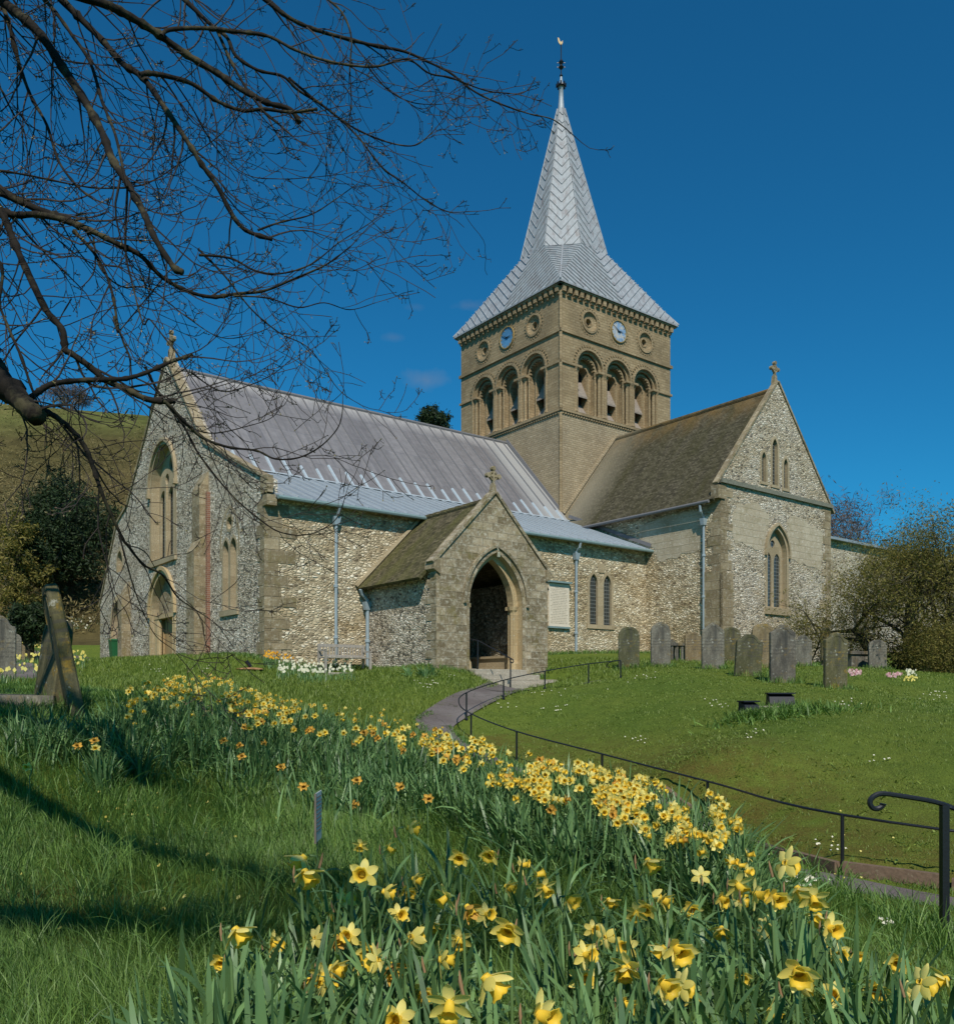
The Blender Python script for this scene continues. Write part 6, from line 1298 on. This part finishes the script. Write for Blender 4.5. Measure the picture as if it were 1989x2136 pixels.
def bush_tree(name, label, cat, px, d, height, seed, trunk_r, levels, leafn, size, leafm_, barkm_, spread, lean=(0, 0), n=4, up=.05, droop=0.0, L0=None, spr=.12, pz=None, group=None, nst=1, asp=1.6, leafname='foliage'):
    X = (px-CX)/F*d; z = h1(X, d) if pz is None else pz; o = thing(name, label, cat, (X, d, z), 0, group); mb = MB(); tips = []; rnd = random.Random(seed)
    for s in range(nst): grow(mb, tips, Vector((rnd.uniform(-.15, .15)*s, rnd.uniform(-.15, .15)*s, -.2)), Vector((lean[0]+rnd.uniform(-.35, .35)*(s > 0), lean[1]+rnd.uniform(-.3, .3)*(s > 0), 1)).normalized(), L0 or height*.3, trunk_r*(.8 if s else 1), levels, rnd, spread, n, .76, up, 0, droop)
    zmax = max(v[2] for v in mb.v); k = height/zmax; mb.v = [(a*k, b*k, c*k) for a, b, c in mb.v]; tips = [(p*k, dd, L) for p, dd, L in tips]
    mb.obj('trunk', barkm_, o, False, False)
    if leafn:
        lf = leafcloud(leafname, [p for p, _, _ in tips], leafn, spr, size, leafm_, o, asp)
        tag(lf, kind='stuff')
    return o
# the big bush beside the transept
bush_tree('hawthorn_tree', 'broad twiggy bush tree with hazy yellow-green buds beside the transept', 'tree', 1885, 32, 6.6, 5, .13, 5, 5, .03, M['bushleaf'], M['bark_dark'], .95, (.02, 0), 4, .03, .02, spr=.16, nst=2)
bush_tree('hawthorn_tree', 'rounder budding bush tree cut by the frame edge', 'tree', 1960, 31.5, 7.3, 9, .13, 5, 6, .03, M['bushleaf'], M['bark_dark'], .9, (0, 0), 4, .04, .0, spr=.18, nst=2)
bush_tree('hawthorn_tree', 'low arching bush reaching over the wall behind the gravestones', 'tree', 1835, 33, 4.3, 14, .13, 5, 4, .03, M['bushleaf'], M['bark_dark'], 1.05, (-.25, 0), 4, -.02, .02, spr=.13)
bush_tree('hawthorn_tree', 'low twiggy olive bush spreading to the ground before the dark undergrowth', 'tree', 1975, 30.5, 2.6, 23, .05, 5, 3, .026, M['bushleaf'], M['bark_dark'], 1.0, (0, 0), 4, -.01, .02, spr=.14, nst=4)
for px, dd, hh, sd_i, lb in ((1900, 33.5, 2.6, 3, 'dark ivy covered stump mass under the hazy bush'), (1975, 32.5, 2.8, 4, 'dark evergreen undergrowth at the frame edge below the bush')):
    X = (px-CX)/F*dd; zz = h1(X, dd); o = thing('ivy_bush', lb, 'bush', (X, dd, zz)); rnd = random.Random(sd_i); pts = [Vector((rnd.gauss(0, .45), rnd.gauss(0, .4), abs(rnd.gauss(0, .5))*hh*.7)) for _ in range(260)]; leafcloud('foliage', pts, 16, .13, .045, M['evergreen'], o)
    part(lambda m: m.tube([(0, 0, -.2), (.05, 0, 1.2), (0, .1, hh*.8)], [.2, .16, .05], 8), 'trunk', M['bark_dark'], o)
X = (1925-CX)/F*30.5; o = thing('mossy_stump', 'short mossy tree stump in the grass below the dark undergrowth', 'stump', (X, 30.5, h1(X, 30.5))); part(lambda m: m.tube([(0, 0, -.2), (0, 0, .1), (.02, 0, .5), (.0, 0, .95)], [.36, .26, .18, .15], 10), 'trunk', SG[2], o)
for i, (px, dd, hh, lb) in enumerate(((1740, 62, 15, 'bare leafless tree rising just behind the transept eaves'), (1850, 75, 17, 'bare leafless tree showing faintly over the bush'), (1965, 64, 13.5, 'bare leafless tree at the frame edge over the bush'))):
    bush_tree('bare_tree', lb, 'tree', px, dd, hh, 31+i, .3, 5, 3, .05, M['twig_far'], M['twig_far'], .6, (0, 0), 4, .06, spr=.25, pz=.6, group='bare trees behind the church', asp=5, leafname='twigs')
# dark evergreen on the west side
def evergreen(name, label, px, d, zc, rx, rz, nclump, seed, mt=M['evergreen'], size=.09, cat='tree', leafn=55, base=None):
    X = (px-CX)/F*d; zb_ = h1(X, d) if base is None else base; o = thing(name, label, cat, (X, d, zb_)); rnd = random.Random(seed); pts = []
    while len(pts) < nclump:
        v = Vector((rnd.uniform(-1, 1), rnd.uniform(-1, 1), rnd.uniform(-1, 1)))
        if .35 < v.length < 1: q = 1+.22*math.sin(v.x*5+seed)*math.cos(v.z*6); pts.append(Vector((v.x*rx*q, v.y*rx*q, (zc-zb_)+v.z*rz*q)))
    leafcloud('foliage', pts, leafn, .3*rx/3, size, mt, o); part(lambda m: m.tube([(0, 0, -.5), (0, 0, max(.5, zc-zb_)), (.2, 0, zc-zb_+rz*.6)], [.25, .2, .05], 7), 'trunk', M['bark_dark'], o); return o
evergreen('yew_tree', 'large dark evergreen on the bank beyond the west front', 148, 60, (HY-1125)/F*60, 3.3, 3.6, 300, 2)
evergreen('yew_tree', 'dark spreading evergreen filling the side of the larger one', 95, 58, (HY-1150)/F*58, 2.2, 2.6, 150, 5)
evergreen('yew_tree', 'olive lit evergreen crown poking above the dark ones', 125, 62, (HY-1060)/F*62, 1.9, 2.3, 120, 8, size=.08)
evergreen('laurel_bush', 'small dark shrub by the distant gravestones', 60, 36, (HY-1300)/F*36, .9, .85, 90, 6, size=.06, cat='bush')
evergreen('round_tree', 'dense dark round tree on the skyline above the nave roof', 903, 150, (HY-880)/F*150, 2.9, 2.7, 170, 12, size=.16, leafn=40)
evergreen('ivy_tree', 'green ivy covered tree at the frame edge below the hill', 35, 56, (HY-1190)/F*56, 1.9, 3.4, 130, 15, mt=M['bushleaf'], size=.08)
for i, (px, dd, hh) in enumerate(((20, 62, 9), (62, 66, 11), (88, 70, 9), (150, 74, 11), (-20, 60, 10), (112, 68, 8), (190, 80, 9))):
    bush_tree('slender_tree', ['pale slender bare tree nearest the frame edge on the hillside', 'second pale slender bare tree on the hillside', 'third pale slender bare tree, above the yews', 'pale bare tree high behind the yew', 'pale bare tree half outside the frame', 'pale bare tree just behind the olive evergreen', 'pale bare tree close to the gable edge'][i], 'tree', px, dd, hh, 50+i, .1, 4, 2, .06, M['scrub'], M['bark_pale'], .4, (0, 0), 3, .1, L0=hh*.4, spr=.4, group='pale trees on the hillside', asp=4, leafname='twigs')
for i, px in enumerate((112, 150, 12)): bush_tree('bare_tree', ['small bare tree on the hilltop skyline beside the bough stump', 'second small bare tree on the hilltop skyline', 'bare skyline tree at the frame edge'][i], 'tree', px, 149, 4.5, 70+i, .12, 4, 3, .07, M['twig_far'], M['twig_far'], .8, (0, 0), 4, .03, spr=.3, group='bare trees on the skyline', asp=4, leafname='twigs')
# scrub over the lower hill: uncountable
n = 5200; y = RNG.uniform(56, 138, n); x = y*RNG.uniform(-.6, -.02, n); z = H(x, y); g = clump(x, y, .12, 3); k = (RNG.random(n) < np.clip((128-y)/60, .08, 1)*(.25+g)); x, y, z = x[k], y[k], z[k]
pts = [Vector((a+rp_.gauss(0, .5), b, c+abs(rp_.gauss(.5, .7)))) for a, b, c in zip(x, y, z) for _ in range(4)]
o = leafcloud('hillside_scrub', pts, 9, .6, .06, M['scrub'], None, 3); tag(o, kind='stuff')
n = 420; py = RNG.uniform(1240, 1305, n); px = RNG.uniform(-20, 215, n); d, ok = hits(px, py, np.zeros(n), 40, 75); x = ((px-CX)/F*d)[ok]; y = d[ok]; z = H(x, y)
pts = [Vector((a, b, c+rp_.uniform(0, .9))) for a, b, c in zip(x, y, z) for _ in range(3)]; o = leafcloud('bramble_bank', pts, 16, .3, .025, M['scrub'], None, 3.5); tag(o, kind='stuff')
# ridge brush behind the nave roof
pts = []
for _ in range(420): px = rp_.uniform(560, 960); dd = 148; X = (px-CX)/F*dd; pts.append(Vector((X, dd+rp_.uniform(-2, 2), h1(X, dd)+abs(rp_.gauss(.3, .8)))))
o = leafcloud('ridge_brush', pts, 12, .5, .09, M['scrub'], None, 4); tag(o, kind='stuff')
print('plants done', round(time.time()-T0, 1))
SKYTINT = (.13,.88,1.2,1); SKYSTR = .08; EXPO = 0
# ------------------------------------------------------------------ light, sky, camera
EL, AZX = 46.0, 5.5            # sun height and how far it stands to the east of straight behind the camera (degrees)
sd_ = Vector((math.sin(math.radians(AZX))*math.cos(math.radians(EL)), -math.cos(math.radians(AZX))*math.cos(math.radians(EL)), math.sin(math.radians(EL))))
ld = bpy.data.lights.new('sun', 'SUN'); ld.energy = 4.2; ld.angle = math.radians(.53); ld.color = (1.0, .93, .82)
lo = bpy.data.objects.new('sun', ld); COL.objects.link(lo); lo.rotation_euler = sd_.to_track_quat('Z', 'Y').to_euler(); lo.location = (0, -10, 30)
w = bpy.data.worlds.new('World'); scene.world = w; w.use_nodes = True; nt = w.node_tree; bg = nt.nodes['Background']
sky = nt.nodes.new('ShaderNodeTexSky'); sky.sky_type = 'NISHITA'; sky.sun_disc = False; sky.sun_elevation = math.radians(EL); sky.sun_rotation = math.radians(180-AZX); sky.air_density = 1.0; sky.dust_density = .3; sky.ozone_density = 3.0; sky.altitude = 100
mul = nt.nodes.new('ShaderNodeMix'); mul.data_type = 'RGBA'; mul.blend_type = 'MULTIPLY'; mul.inputs[0].default_value = 1; nt.links.new(sky.outputs[0], mul.inputs[6]); mul.inputs[7].default_value = SKYTINT
geo = nt.nodes.new('ShaderNodeTexCoord')
def cloud(prev, d, r, s):
    d = Vector(d).normalized(); sub = nt.nodes.new('ShaderNodeVectorMath'); sub.operation = 'SUBTRACT'; nt.links.new(geo.outputs['Generated'], sub.inputs[0]); sub.inputs[1].default_value = d
    mp = nt.nodes.new('ShaderNodeMapping'); nt.links.new(sub.outputs[0], mp.inputs[0]); mp.inputs['Scale'].default_value = (1, 1, 3.2)
    ln = nt.nodes.new('ShaderNodeVectorMath'); ln.operation = 'LENGTH'; nt.links.new(mp.outputs[0], ln.inputs[0])
    no = nt.nodes.new('ShaderNodeTexNoise'); nt.links.new(geo.outputs['Generated'], no.inputs[0]); no.inputs['Scale'].default_value = 60; no.inputs['Detail'].default_value = 6
    m0 = nt.nodes.new('ShaderNodeMath'); m0.operation = 'MULTIPLY_ADD'; nt.links.new(no.outputs[0], m0.inputs[0]); m0.inputs[1].default_value = -r*1.6; nt.links.new(ln.outputs['Value'], m0.inputs[2])
    mr = nt.nodes.new('ShaderNodeMapRange'); nt.links.new(m0.outputs[0], mr.inputs[0]); mr.inputs[1].default_value = r*.25; mr.inputs[2].default_value = -r*.9; mr.inputs[3].default_value = 0; mr.inputs[4].default_value = s
    mx = nt.nodes.new('ShaderNodeMix'); mx.data_type = 'RGBA'; nt.links.new(mr.outputs[0], mx.inputs[0]); nt.links.new(prev, mx.inputs[6]); mx.inputs[7].default_value = (3.0, 3.2, 3.6, 1); return mx.outputs[2]
c_ = mul.outputs[2]
for px, py, r, s in ((888, 792, .035, .28), (978, 637, .02, .2), (865, 640, .014, .12), (820, 703, .014, .12)): c_ = cloud(c_, ((px-CX)/F, 1, (HY-py)/F), r, s)
nt.links.new(c_, bg.inputs[0]); bg.inputs[1].default_value = SKYSTR
cd = bpy.data.cameras.new('camera'); cam = bpy.data.objects.new('camera', cd); COL.objects.link(cam); scene.camera = cam
cam.location = (0, 0, 0); cam.rotation_euler = (math.pi/2, 0, 0); cd.sensor_fit = 'HORIZONTAL'; cd.sensor_width = 36; cd.lens = 36*F/1989; cd.shift_y = (HY-1068)/1989; cd.shift_x = (994.5-CX)/1989*1; cd.clip_start = .05; cd.clip_end = 2000
vs = scene.view_settings; vs.view_transform = 'Standard'; vs.look = 'None'; vs.gamma = 1; vs.exposure = EXPO
scene.render.engine = 'CYCLES'; scene.cycles.use_denoising = True; scene.cycles.max_bounces = 6; scene.cycles.transparent_max_bounces = 6
print('script seconds', round(time.time()-T0, 1))
